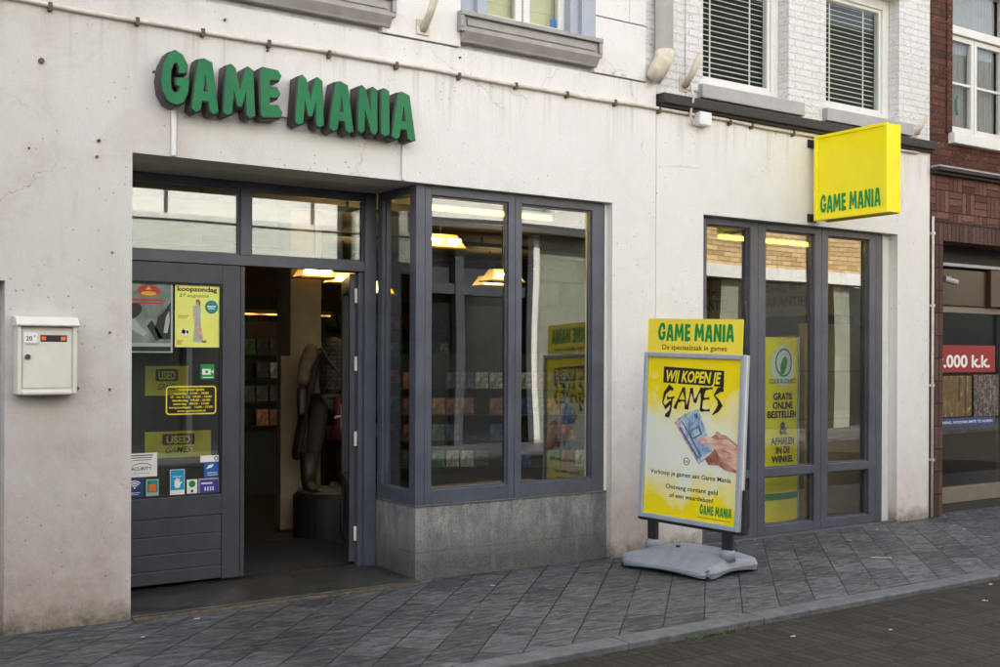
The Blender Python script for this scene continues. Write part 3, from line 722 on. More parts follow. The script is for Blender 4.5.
# recessed shop front
bm = nb(); RY = .20
box(bm, 9.432, 15.6, RY-.03, RY+.05, .08, .235); box(bm, 9.432, 15.6, RY-.02, RY+.05, 1.955, 2.02)
for x in (10.705, 12.2): box(bm, x, x+.07, RY-.02, RY+.05, .235, 1.955)
sf = obj('shop_window', bm, 'beigegrey', bb, bevel=.004)
obj('pane', boxes((9.434, 10.703, RY, RY+.006, .237, 1.953)), 'glass_next', sf); obj('pane', boxes((10.777, 12.198, RY, RY+.006, .237, 1.953)), 'glass_next', sf); obj('pane', boxes((12.272, 15.6, RY, RY+.006, .237, 1.953)), 'glass_next', sf)
obj('door_step', boxes((9.432, 15.6, RY-.05, RY+.05, 0, .078)), 'blackledge', bb)
obj('canopy_box', boxes((9.434, 10.40, RY-.04, RY+.3, 2.024, 2.385)), 'brownfascia', bb, bevel=.006)
obj('canopy_box', boxes((10.404, 15.6, RY-.08, RY+.3, 2.024, 2.400)), 'darkwood', bb, bevel=.006)
obj('canopy_edge', boxes((9.434, 15.6, RY-.09, RY+.3, 2.403, 2.435)), 'sillgrey', bb, bevel=.004)
obj('recess_wall', boxes((9.434, 15.6, RY+.31, RY+.40, 2.02, 2.75)), 'black', bb)
obj('shop_interior', boxes((9.41, 15.6, 2.2, 2.3, 0, 2.4), (9.41, 15.6, RY+.12, 2.2, 2.2, 2.3), (9.41, 15.6, RY+.10, 2.2, -.1, .02)), 'darkvoid', bb)

# banner and window cards of the neighbour
def card(name, label, cat, P, w, h, m, group=None, t=.002):
    """a thin printed card whose face lies in plane P (origin at its centre)"""
    o = thing(name, label, cat, P.translation, 0, group)
    bm = nb(); box(bm, -w/2, w/2, -h/2, h/2, -t, 0)
    bm.transform(P); obj('card', bm, m, o)
    return o
FRONT = (1, 0, 0)
def up(P, d): return P @ Matrix.Translation((0, 0, d))
P = plane((10.02, RY-.004, 1.502), FRONT)
c = card('red_banner', 'red banner with white lettering in the window of the brick building', 'banner', P, 1.16, .268, 'signred')
flat('lettering', lambda b: add_text(b, '9.000 k.k.', up(P, .001), .035, -.02, .125, .90, .03), 'printwhite', c)
P2 = plane((10.02, RY-.004, .872), FRONT)
c = card('window_card', 'dark strip with small white text below the photo posters', 'window card', P2, 1.16, .085, 'navy')
flat('lettering', lambda b: add_text(b, 'WONING, WOONRUIMTE TE HUREN', up(P2, .001), .06, 0, .026, .95, .01), 'printwhite', c)
def photo(b, pol, P): add_poly(b, up(P, .001), pol)
P3 = plane((9.905, RY-.004, 1.13), FRONT)
c = card('photo_poster', 'poster of a warm lit hall under the red banner', 'poster', P3, .57, .405, 'hallprint')
flat('print', lambda b: (add_rect(b, up(P3, .001), .17, .20, -.20, .20), add_rect(b, up(P3, .001), .06, .10, -.05, .19)), 'brownprint', c)
P4 = plane((10.45, RY-.004, 1.13), FRONT)
c = card('photo_poster', 'dark photo poster of seated people beside the lit hall poster', 'poster', P4, .43, .42, 'crowdprint')
o = thing('security_camera', 'small grey camera under the canopy of the brick building', 'camera', (9.66, .14, 2.26))
bm = nb(); tube(bm, [(9.60, .10, 2.27), (9.72, .05, 2.24)], .03, 12); obj('body', bm, 'sillgrey', o)
bm = nb(); tube(bm, [(9.68, .075, 2.26), (9.70, .12, 2.30), (9.70, .158, 2.30)], .012, 8); obj('bracket', bm, 'sillgrey', o)

# ================================================================ FIXTURES ON THE FACADES
# green channel letters
sign = thing('shop_sign', 'green channel letters with black returns on the white wall above the entrance', 'shop sign', (1.9, 0, 2.9))
LET = [('G', 1.936, 2.094, 2.937, 3.232, 0), ('A', 2.112, 2.268, 2.914, 3.216, 0), ('M', 2.302, 2.497, 2.918, 3.208, .02), ('E', 2.524, 2.662, 2.930, 3.220, 0), ('M', 2.754, 2.943, 2.917, 3.209, .02), ('A', 2.977, 3.140, 2.905, 3.207, 0), ('N', 3.172, 3.311, 2.915, 3.203, 0), ('I', 3.335, 3.398, 2.914, 3.206, 0), ('A', 3.414, 3.585, 2.905, 3.201, 0)]
for ch, a, b, z0, z1, tl in LET:
    pol = glyph(ch, a, b, z0, z1, tl)
    bm = nb(); me = curve_mesh(pol, .045, .009); add_mesh(bm, me, plane((0, -.062, 0), FRONT))
    o = obj('letter', bm, 'signblack', sign)
    bm = nb(); me = curve_mesh(pol, .003, 0); add_mesh(bm, me, plane((0, -.1195, 0), FRONT)); obj('face', bm, 'green', o)
obj('link_wire', boxes((2.64, 2.77, -.03, -.022, 2.955, 2.965)), 'clip', sign)
# conduits under the sign
o = obj('conduit', boxes((2.030, 2.056, -.022, -.002, 2.657, 2.945)), 'pipe', bevel=.004); tag(origin(o, (2.043, 0, 2.657)), 'short white conduit dropping from the first green letter', 'conduit', 'conduits below the channel letters')
o = obj('conduit', boxes((3.548, 3.572, -.022, -.002, 2.657, 2.925)), 'pipe', bevel=.004); tag(origin(o, (3.56, 0, 2.657)), 'short white conduit dropping from the last green letter', 'conduit', 'conduits below the channel letters')
# long cable along both houses
cb = thing('wall_cable', 'long thin painted cable clipped across both white facades', 'cable', (0, 0, 3.407))
bm = nb(); pts = []
x = -3.0
while x <= 9.21: pts.append((x, -.020, 3.407+.006*math.sin(x*2.3)+.003*math.sin(x*7))); x += .25
tube(bm, pts, .013, 8); obj('cable', bm, 'cable', cb, smooth=True)
for x in (.3, .85, 1.36, 1.83, 2.21, 2.62, 3.02, 3.50, 3.98, 4.45, 4.90, 5.35, 5.79, 6.55, 6.80, 7.30, 7.7, 8.2, 8.7):
    obj('clip', boxes((x-.011, x+.011, -.038, -.001, 3.372, 3.420)), 'clip', cb, bevel=.004)
# junction box
jb = thing('junction_box', 'small white junction box on the cable below the black ledge', 'junction box', (6.235, -.04, 3.38))
obj('housing', boxes((6.165, 6.295, -.080, -.002, 3.325, 3.432)), 'pipe', jb, bevel=.010)
bm = nb(); tube(bm, [(6.165, -.04, 3.36), (6.11, -.05, 3.33), (6.09, -.05, 3.38), (6.10, -.05, 3.46), (6.085, -.09, 3.52), (6.08, -.05, 3.66)], .010, 8); obj('wire', bm, 'cable', jb, smooth=True)
# downpipe
dp = thing('downpipe', 'white rain pipe ending in a stained elbow between the two houses', 'downpipe', (5.79, -.07, 3.6))
bm = nb(); tube(bm, [(5.79, -.075, 9.0), (5.79, -.075, 3.795)], .068, 20); obj('pipe', bm, 'pipe', dp, smooth=True)
bm = nb(); tube(bm, [(5.79, -.075, 3.84), (5.79, -.075, 3.79), (5.775, -.072, 3.755), (5.70, -.055, 3.62)], [.073, .073, .072, .066], 20); obj('elbow', bm, 'dirtypipe', dp, smooth=True)
bm = nb(); tube(bm, [(5.79, -.075, 4.24), (5.79, -.075, 4.27)], .076, 20); box(bm, 5.78, 5.80, -.01, .0, 4.24, 4.27); obj('clamp', bm, 'pipe', dp)
# flag pole sockets
def socket(label, x, z, lean, s=1.):
    o = thing('flag_socket', label, 'flag holder', (x, 0, z), 0, 'flagpole holders on the facades')
    obj('plate', boxes((x-.045*s, x+.045*s, -.012 if x < 5.6 else -.004, .003 if x > 5.6 else -.0125, z-.06*s, z+.05*s)) if x > 5.6 else boxes((x-.05*s, x+.05*s, -.026, -.0125, z-.05*s, z+.05*s)), 'dirtypipe', o, bevel=.004)
    bm = nb(); tube(bm, [(x, -.02, z-.02), (x+lean*.5, -.09*s, z+.07*s), (x+lean, -.17*s, z+.20*s)], .026*s, 12); obj('socket', bm, 'dirtypipe', o, smooth=True)
socket('rusty flagpole holder beside the first upper grey window', 3.70, 3.68, .02)
socket('rusty flagpole holder above the junction box', 6.06, 3.64, .02)
socket('thin rusty flagpole holder beside the yellow light box', 8.98, 3.60, .03, .7)
# white pipe by the brick building
vp = thing('thin_pipe', 'thin white vertical pipe between plaster corner and brown brick pillar', 'pipe', (9.245, -.02, 0))
bm = nb(); tube(bm, [(9.236, -.02, .01), (9.236, -.02, 2.84)], .012, 10); obj('pipe', bm, 'cable', vp, smooth=True)
for z in (.55, 1.25, 2.0, 2.68): obj('clip', boxes((9.220, 9.252, -.036, .003, z-.012, z+.012)), 'cable', vp)

# yellow projecting light box (figure on it left out)
lb = thing('light_box_sign', 'square yellow light box with green lettering projecting from the white wall', 'light box', (7.58, -.43, 2.67))
obj('cabinet', boxes((7.512, 7.668, -.800, -.078, 2.672, 3.376)), 'yellow', lb, bevel=.004)
bm = nb(); box(bm, 7.500, 7.518, -.806, -.772, 2.664, 3.384); box(bm, 7.500, 7.518, -.106, -.072, 2.664, 3.384); box(bm, 7.500, 7.518, -.772, -.106, 2.664, 2.690); box(bm, 7.500, 7.518, -.772, -.106, 3.358, 3.384)
box(bm, 7.655, 7.675, -.806, -.072, 2.664, 3.384); box(bm, 7.585, 7.600, -.803, -.78, 2.668, 3.380)
obj('frame', bm, 'yellow', lb, bevel=.004)
LP = plane((7.5105, -.439, 3.02), (0, -1, 0))
flat('lettering', lambda b: [add_poly(b, up(LP, .001), *p) for p in word_polys(-.305, .300, -.296, .148)], 'printgreen', lb)
for z in (2.70, 3.335):
    obj('bracket', boxes((7.535, 7.575, -.078, -.002, z-.022, z+.022), (7.50, 7.61, -.012, -.003, z-.035, z+.035)), 'blackledge', lb)

# letterbox
mb = thing('letterbox', 'cream wall letterbox with house number on the plaster beside the entrance', 'letterbox', (1.33, 0, 1.29))
obj('body', boxes((1.196, 1.478, -.100, -.002, 1.300, 1.655)), 'boxwhite', mb, bevel=.006)
bm = boxes((1.184, 1.206, -.118, -.002, 1.290, 1.662), (1.466, 1.488, -.118, -.002, 1.290, 1.662), (1.206, 1.466, -.114, -.002, 1.288, 1.312)); obj('side_rail', bm, 'boxwhite', mb, bevel=.008)
bm = nb(); prof = [(-.002, 1.655), (-.135, 1.655), (-.140, 1.664), (-.090, 1.706), (-.002, 1.712)]
vs = [[bm.verts.new((xx, y, z)) for y, z in prof] for xx in (1.176, 1.497)]
for k in range(5): bm.faces.new((vs[0][k], vs[0][(k+1) % 5], vs[1][(k+1) % 5], vs[1][k]))
bm.faces.new(vs[0]); bm.faces.new(vs[1][::-1]); obj('lid', bm, 'boxwhite', mb, bevel=.004)
d = obj('door', boxes((1.212, 1.460, -.106, -.099, 1.325, 1.630)), 'boxwhite', mb, bevel=.003)
bm = nb(); tube(bm, [(1.236, -.106, 1.492), (1.236, -.118, 1.492)], .014, 16); obj('lock', bm, 'gun', mb)
MP = plane((1.336, -.1062, 1.595), FRONT)
flat('number_plate', lambda b: add_rect(b, up(MP, .0008), -.118, -.052, -.026, .026), 'printwhite', mb)
flat('house_number', lambda b: (add_text(b, '20', up(MP, .0016), -.092, -.004, .024, None, .02), add_text(b, 'a', up(MP, .0016), -.064, .010, .014, None, .02)), 'printdark', mb)
flat('sticker', lambda b: add_rect(b, up(MP, .0008), -.036, .100, -.022, .014), 'printdark', mb)
flat('sticker_print', lambda b: (add_rect(b, up(MP, .0016), -.030, -.008, -.014, .006), add_rect(b, up(MP, .0016), .068, .094, -.014, .006)), 'orange', mb)
flat('small_print', lambda b: (add_rect(b, up(MP, .0008), -.112, -.040, -.034, -.032), add_rect(b, up(MP, .0008), -.112, -.048, -.040, -.038)), 'gun', mb)

# ================================================================ POSTERS AND STICKERS ON THE CLOSED DOOR
GY = .657
def door_card(name, label, cat, x0, x1, z0, z1, m, group='posters and stickers on the closed door glass'):
    P = plane(((x0+x1)/2, GY, (z0+z1)/2), FRONT)
    return card(name, label, cat, P, x1-x0, z1-z0, m, group, .0015), P
def pr(c, P, m, fn, d=.0008, name='print'): return flat(name, lambda b: fn(b, up(P, d)), m, c)
c, P = door_card('poster', 'grey poster of a man at a table with red oval on top', 'poster', 1.966, 2.256, 1.520, 1.972, 'printgrey')
pr(c, P, 'greyposter', lambda b, Q: add_rect(b, Q, -.140, .132, -.185, .212))
pr(c, P, 'printdark', lambda b, Q: (add_rect(b, Q, -.140, .132, -.218, -.188), add_poly(b, Q, [(-.14, .06), (-.12, .085), (-.07, .085), (-.05, .06), (-.055, .03), (-.075, .005), (-.10, -.01), (-.13, -.01)]), add_poly(b, Q, [(.03, -.08), (.05, .0), (.09, .04), (.132, .10), (.132, -.14), (.06, -.14)]), add_poly(b, Q, [(-.02, -.06), (.01, -.02), (.08, -.13), (.04, -.15)])), .0016)
pr(c, P, 'printgrey', lambda b, Q: (add_poly(b, Q, [(-.14, -.01), (-.09, -.02), (-.06, -.06), (-.02, -.10), (-.04, -.125), (-.10, -.09), (-.14, -.06)]), add_poly(b, Q, [(.085, -.10), (.10, .0), (.12, .04), (.125, -.02), (.11, -.10)]), add_rect(b, Q, -.14, .132, -.187, -.165)), .0022)
pr(c, P, 'red', lambda b, Q: (add_poly(b, Q, disc(-.01, .165, .072, .036)), add_rect(b, Q, -.12, .10, .10, .112), add_rect(b, Q, -.09, .08, .082, .092)), .0016)
pr(c, P, 'gold', lambda b, Q: (add_poly(b, Q, disc(-.01, .148, .05, .014)), add_poly(b, Q, [(-.03, .172), (-.01, .196), (.01, .172)])), .0022)
c, P = door_card('poster', 'lime yellow poster with a standing woman and teal dot', 'poster', 2.270, 2.566, 1.556, 1.966, 'paleposter')
pr(c, P, 'brownprint', lambda b, Q: add_text(b, 'koopzondag', Q, -.002, .172, .030, .262, .035))
pr(c, P, 'printgreen', lambda b, Q: add_text(b, '27 augustus', Q, -.025, .130, .020, .20, .012, .25))
pr(c, P, 'teal', lambda b, Q: add_poly(b, Q, disc(.092, .058, .044)))
pr(c, P, 'printwhite', lambda b, Q: (add_rect(b, Q, .064, .120, .058, .066), add_rect(b, Q, .070, .112, .044, .051), add_poly(b, Q, disc(-.085, -.11, .028, .024))), .0016)
pr(c, P, 'printgrey', lambda b, Q: (add_poly(b, Q, [(-.030, .060), (-.020, .066), (.012, .066), (.022, .05), (.018, .0), (.022, -.05), (-.026, -.05), (-.020, .0)]), add_poly(b, Q, [(-.020, -.05), (.020, -.05), (.040, -.17), (-.030, -.17)])), .0016)
pr(c, P, 'skin', lambda b, Q: (add_poly(b, Q, disc(.0, .085, .013, .018)), add_poly(b, Q, [(-.030, .05), (-.022, .05), (-.018, -.04), (-.026, -.05)]), add_poly(b, Q, [(-.004, -.06), (.022, -.06), (.030, -.15), (.010, -.15)])), .0022)
pr(c, P, 'wood', lambda b, Q: (add_poly(b, Q, [(-.014, .10), (.004, .108), (.018, .09), (.016, .06), (.008, .07), (.004, .09), (-.012, .085)]), add_poly(b, Q, [(.03, -.165), (.06, -.16), (.058, -.172), (.03, -.175)])), .0028)
pr(c, P, 'printdark', lambda b, Q: (add_poly(b, Q, disc(-.092, -.105, .012, .014)), add_poly(b, Q, disc(-.068, -.108, .008, .010)), add_rect(b, Q, -.13, -.06, -.004, -.001), add_rect(b, Q, -.13, -.07, -.016, -.013), add_rect(b, Q, -.135, -.095, -.165, -.162), add_rect(b, Q, -.135, -.105, -.175, -.172), add_rect(b, Q, -.135, -.10, -.185, -.182)), .0016)
# opening hours: yellow vinyl lettering with a rounded border
oh = thing('opening_hours', 'yellow opening hours lettering in a rounded border on the door glass', 'window lettering', (2.379, GY, 1.214), 0, 'posters and stickers on the closed door glass')
P = plane((2.379, GY, 1.214), FRONT)
bm = nb(); add_poly(bm, P, rrect(-.165, .165, -.092, .092, .022), rrect(-.157, .157, -.084, .084, .016)); obj('border', bm, 'printyellow', oh)
bm = nb()
for i, s in enumerate(('OPENINGSTIJDEN', 'maandag   13:00 - 18:00', 'di - wo & vrij   09:30 - 18:00', 'donderdag   09:30 - 21:00', 'zaterdag   09:30 - 17:00', 'koopzondagen   12:00 - 17:00', 'www.gamemania.nl')):
    add_text(bm, s, P, 0, .068-.0225*i, .0135, (.17, .23, .27, .25, .235, .285, .185)[i], .03)
obj('lettering', bm, 'printyellow', oh)
c, P = door_card('sticker', 'white security sticker with red arc at the lower corner of the door glass', 'sticker', 1.966, 2.160, .736, .886, 'printwhite')
pr(c, P, 'printdark', lambda b, Q: (add_text(b, 'ACURITY', Q, -.002, -.022, .020, .130, .02), add_rect(b, Q, -.075, .07, .058, .064), add_rect(b, Q, -.065, .065, .044, .049), add_rect(b, Q, -.055, .06, .030, .034), add_rect(b, Q, -.05, .05, -.052, -.050)))
pr(c, P, 'red', lambda b, Q: add_poly(b, Q, disc(0, -.03, .075, .045, 14, 30, 150)+disc(0, -.03, .072, .040, 14, 30, 150)[::-1]))
c, P = door_card('sticker', 'navy sticker with white wireless arcs', 'sticker', 1.970, 2.076, .612, .732, 'navy')
pr(c, P, 'printwhite', lambda b, Q: ([add_poly(b, Q, disc(-.005, -.005, r, r, 12, 40, 140)+disc(-.005, -.005, r-.008, r-.008, 12, 40, 140)[::-1]) for r in (.022, .036, .050)], add_poly(b, Q, disc(-.005, -.002, .006)), add_rect(b, Q, -.035, .03, -.036, -.032), add_rect(b, Q, -.03, .02, -.046, -.043)))
c, P = door_card('sticker', 'teal sticker with an orange square', 'sticker', 2.090, 2.170, .613, .718, 'printgrey')
pr(c, P, 'teal', lambda b, Q: add_rect(b, Q, -.033, .033, -.030, .046)); pr(c, P, 'orange', lambda b, Q: add_poly(b, Q, rrect(-.022, .022, -.022, .022, .005)), .0016)
c, P = door_card('sticker', 'cyan sticker with a raised white hand', 'sticker', 2.243, 2.337, .608, .772, 'printwhite')
pr(c, P, 'cyan', lambda b, Q: add_rect(b, Q, -.044, .044, -.050, .079))
pr(c, P, 'printwhite', lambda b, Q: (add_poly(b, Q, [(-.016, -.036), (.014, -.036), (.020, -.014), (.030, .0), (.024, .006), (.014, -.004), (.014, .022), (.008, .022), (.006, .004), (.004, .028), (-.002, .028), (-.003, .004), (-.006, .026), (-.011, .025), (-.011, .002), (-.015, .016), (-.020, .014), (-.019, -.012)]), add_rect(b, Q, -.03, .028, .034, .038)), .0016)
c, P = door_card('sticker', 'small white sticker with a round green logo', 'sticker', 2.352, 2.420, .612, .702, 'printwhite')
pr(c, P, 'printgreen', lambda b, Q: add_poly(b, Q, disc(0, .016, .022))); pr(c, P, 'navy', lambda b, Q: add_rect(b, Q, -.008, .008, -.038, -.022))
c, P = door_card('sticker', 'violet sticker with a white bar', 'sticker', 2.430, 2.566, .602, .704, 'printgrey')
pr(c, P, 'violet', lambda b, Q: add_rect(b, Q, -.062, .062, -.043, .043)); pr(c, P, 'printwhite', lambda b, Q: (add_rect(b, Q, -.052, .022, .014, .024), add_rect(b, Q, -.03, -.022, -.03, -.004), add_rect(b, Q, -.012, -.004, -.03, -.004), add_rect(b, Q, .006, .014, -.03, -.004), add_rect(b, Q, .022, .030, -.03, -.004)), .0016)
c, P = door_card('sticker', 'white strip sticker with a round black mark', 'sticker', 2.440, 2.566, .810, .852, 'printwhite')
pr(c, P, 'printdark', lambda b, Q: add_poly(b, Q, disc(.042, 0, .014), disc(.042, 0, .009)))
c, P = door_card('sticker', 'blue sticker with a pale feather shape', 'sticker', 2.466, 2.566, .712, .806, 'blue')
pr(c, P, 'printwhite', lambda b, Q: (add_poly(b, Q, [(-.038, .006), (-.02, .03), (.014, .036), (.0, .014)]), add_rect(b, Q, -.03, .038, -.022, -.018), add_rect(b, Q, -.03, .04, -.036, -.032)))
c, P = door_card('sticker', 'green sticker showing a white camera', 'sticker', 2.440, 2.530, 1.350, 1.446, 'printgreen')
pr(c, P, 'printwhite', lambda b, Q: (add_poly(b, Q, rrect(-.036, .022, -.020, .018, .006), disc(-.006, -.001, .010)), add_poly(b, Q, [(.024, .0), (.040, .014), (.040, -.014)]), add_rect(b, Q, -.03, .04, -.040, -.034)))

# ================================================================ PAVEMENT SIGN
YAW = R(-80)
BC = (5.565, -.600)
pb = thing('pavement_sign', 'free standing pavement sign with yellow poster and grey water base', 'pavement sign', (BC[0], BC[1], 0), YAW)
Mb = wmat(pb)
def bobj(name, bm, m, parent=None, **k):
    if parent is None or parent == pb: return obj(name, bm, m, pb, local=True, **k)
    return obj(name, bm, m, parent, local=True, **k)
# local axes: +x right along the board, -y towards the viewer, z up; the board leans a little
BW, BH, BZ = .875, 1.215, .318
T = Matrix.Translation((0, 0, BZ)) @ Matrix.Rotation(R(-1.2), 4, 'X') @ Matrix.Rotation(R(1.55), 4, 'Y')
def bt(bm): bm.transform(T); return bm
bm = nb(); frame(bm, -BW/2, BW/2, 0, BH, .036, .036, .036, .036, -.036, -.012); fr = bobj('frame', bt(bm), 'silver', bevel=.007)
bm = nb(); frame(bm, -BW/2+.004, BW/2-.004, .004, BH-.004, .03, .03, .03, .03, .010, .036); bobj('frame', bt(bm), 'silver', bevel=.006)
bm = boxes((-BW/2+.002, BW/2-.002, -.011, .009, .002, BH-.002)); bobj('core', bt(bm), 'whitep')
pw, ph = BW/2-.034, (BH-.068)/2
bm = nb(); box(bm, -pw, pw, -.0160, -.0115, -ph, ph); bm.transform(Matrix.Translation((0, 0, BH/2)))
PP = T @ Matrix.Translation((0, 0, BH/2))
po = obj('poster', nb(), 'poster', pb, local=True); bpy.data.objects.remove(po)
me = bpy.data.meshes.new('poster'); bm.transform(Matrix.Translation((0, 0, -BH/2))); bm.to_mesh(me); bm.free(); me.materials.append(M['poster'])
po = bpy.data.objects.new('poster', me); COL.objects.link(po); po.parent = pb; po.matrix_basis = PP
PL = plane((0, -.0165, 0), FRONT)
def bp(name, m, fn, d=.0006):
    bm = nb(); fn(bm, up(PL, d)); me = bpy.data.meshes.new(name); bm.to_mesh(me); bm.free(); me.materials.append(M[m])
    o = bpy.data.objects.new(name, me); COL.objects.link(o); o.parent = po; return o
def stroke(bm, Q, pts, w):
    """brush stroke with a tapering end"""
    pts = [Vector((p[0], p[1])) for p in pts]; a, b = [], []
    for i, p in enumerate(pts):
        d = (pts[min(i+1, len(pts)-1)]-pts[max(i-1, 0)]).normalized(); n = Vector((-d.y, d.x))
        k = w*(.75+.45*math.sin(i*1.7+len(pts)))*.5*(1.0 if i < len(pts)-1 else .6)
        a.append(tuple(p+n*k)); b.append(tuple(p-n*k))
    for i in range(len(pts)-1):
        vs = [bm.verts.new(Q @ Vector((q[0], q[1], 0))) for q in (a[i], a[i+1], b[i+1], b[i])]; bm.faces.new(vs)
bp('headline_band', 'printdark', lambda b, Q: add_poly(b, Q, [(-.262, .505), (.260, .492), (.262, .380), (-.264, .388)]))
bp('headline', 'printyellow', lambda b, Q: add_text(b, 'WIJ KOPEN JE', Q, .0, .442, .082, .475, .03, .22), .0012)
def brush(ch, x, k, *segs):
    bp('brush_letter', 'printdark', lambda b, Q: [stroke(b, Q, [(x+p[0]*k, .205+p[1]*k) for p in sg], .036) for sg in segs])
k = .155
brush('G', -.268, k, [(.62, .86), (.42, .98), (.16, .70), (.04, .25), (.20, .02), (.52, .30)], [(.28, .46), (.46, .48), (.70, .52)], [(.58, .52), (.50, -.1), (.36, -.34), (.2, -.36)])
brush('A', -.152, k, [(.0, .0), (.22, .5), (.46, 1.0)], [(.46, 1.0), (.58, .5), (.62, .0)], [(.14, .36), (.4, .40), (.62, .38)])
brush('M', -.046, k, [(.0, .0), (.12, .5), (.22, 1.0)], [(.22, 1.0), (.34, .6), (.44, .34)], [(.44, .34), (.60, .7), (.80, 1.04)], [(.80, 1.04), (.80, .5), (.78, -.02)])
brush('E', .074, k, [(.16, 1.0), (.08, .5), (.02, .0)], [(.14, .98), (.4, 1.02), (.62, 1.06)], [(.08, .54), (.28, .56), (.46, .58)], [(.02, .02), (.26, .02), (.50, .04)])
brush('S', .158, k, [(.66, 1.04), (.40, .98), (.18, .72), (.40, .52), (.52, .30), (.36, .06), (.10, -.16)])
for tx, cx, cz, hh, ww in (('Verkoop je games aan Game Mania', .0, -.262, .032, .70), ('Ontvang contant geld', .02, -.358, .032, .45), ('of een waardebon!', .02, -.418, .032, .38)):
    bp('text_line', 'printdark', lambda b, Q: add_text(b, tx, Q, cx, cz, hh, ww, .012))
bp('age_mark', 'printdark', lambda b, Q: (add_poly(b, Q, disc(-.03, -.165, .027), disc(-.03, -.165, .022)), add_text(b, '16', Q, -.03, -.165, .016, .026, .02)))
bp('footer_line', 'printdark', lambda b, Q: add_rect(b, Q, .085, .36, -.548, -.545))
bp('logo', 'printgreen', lambda b, Q: [add_poly(b, Q, *p) for p in word_polys(.100, .365, -.522, .066)])
def notes(k):
    sets = [('note3', [(-.150, .105), (-.075, .150), (.140, -.130), (.075, -.175)]), ('note2', [(-.125, .130), (-.030, .185), (.150, -.115), (.075, -.17)]), ('note', [(-.085, .165), (.055, .215), (.190, -.070), (.075, -.135)])]
    for i, (m, p) in enumerate(sets): bp('banknote', m, lambda b, Q: add_poly(b, Q, p), .0012+.0006*i)
notes(0)
bp('banknote_print', 'notedark', lambda b, Q: (add_poly(b, Q, [(.022, .175), (.048, .185), (.060, .152), (.034, .142)]), add_poly(b, Q, [(-.02, .05), (.07, .10), (.10, .04), (.01, -.01)], [(-.005, .048), (.06, .085), (.082, .042), (.017, .005)]), add_poly(b, Q, [(-.105, .07), (-.095, .08), (.075, -.13), (.065, -.14)]), add_poly(b, Q, [(-.08, .11), (-.072, .117), (.10, -.115), (.09, -.12)])), .0032)
bp('hand', 'skin_d', lambda b, Q: add_poly(b, Q, [(.405, -.205), (.405, -.02), (.30, .045), (.22, .055), (.17, .02), (.20, -.06), (.13, -.135), (.16, -.17), (.24, -.165), (.30, -.195)]), .0036)
bp('hand', 'skin', lambda b, Q: (add_poly(b, Q, [(.405, -.195), (.405, -.03), (.31, .02), (.23, .008), (.145, .030), (.075, .020), (.072, -.010), (.10, -.030), (.165, -.035), (.215, -.06), (.26, -.12)]), add_poly(b, Q, [(.245, .025), (.20, .058), (.225, .070), (.285, .035)])), .0042)
bp('finger_nail', 'printed_nail', lambda b, Q: add_poly(b, Q, [(.10, .018), (.082, .014), (.080, .002), (.10, .004)]), .0046)
bp('hand_crease', 'skin_d', lambda b, Q: (add_poly(b, Q, [(.20, -.02), (.26, -.01), (.32, -.03), (.26, -.018)]), add_poly(b, Q, [(.24, -.06), (.30, -.06), (.38, -.09), (.30, -.068)])), .0046)
# yellow header panel behind the frame
bm = nb(); hw = BW/2-.012
me = curve_mesh([rrect(-hw, hw-.03, BH-.06, BH+.245, .012)], .003); add_mesh(bm, me, plane((0, -.006, 0), FRONT)); hd = bobj('header_panel', bt(bm), 'yellow2')
TP = T @ plane((-.015, -.0102, 0), FRONT)
def tp(name, m, fn):
    bm = nb(); fn(bm, TP); me = bpy.data.meshes.new(name); bm.to_mesh(me); bm.free(); me.materials.append(M[m])
    o = bpy.data.objects.new(name, me); COL.objects.link(o); o.parent = hd
tp('header_logo', 'printgreen', lambda b, Q: [add_poly(b, Q, *p) for p in word_polys(-.318, .340, BH+.085, .125)])
tp('header_text', 'printdark', lambda b, Q: add_text(b, 'De speciaalzaak in games', Q, .005, BH+.040, .036, .56, .005))
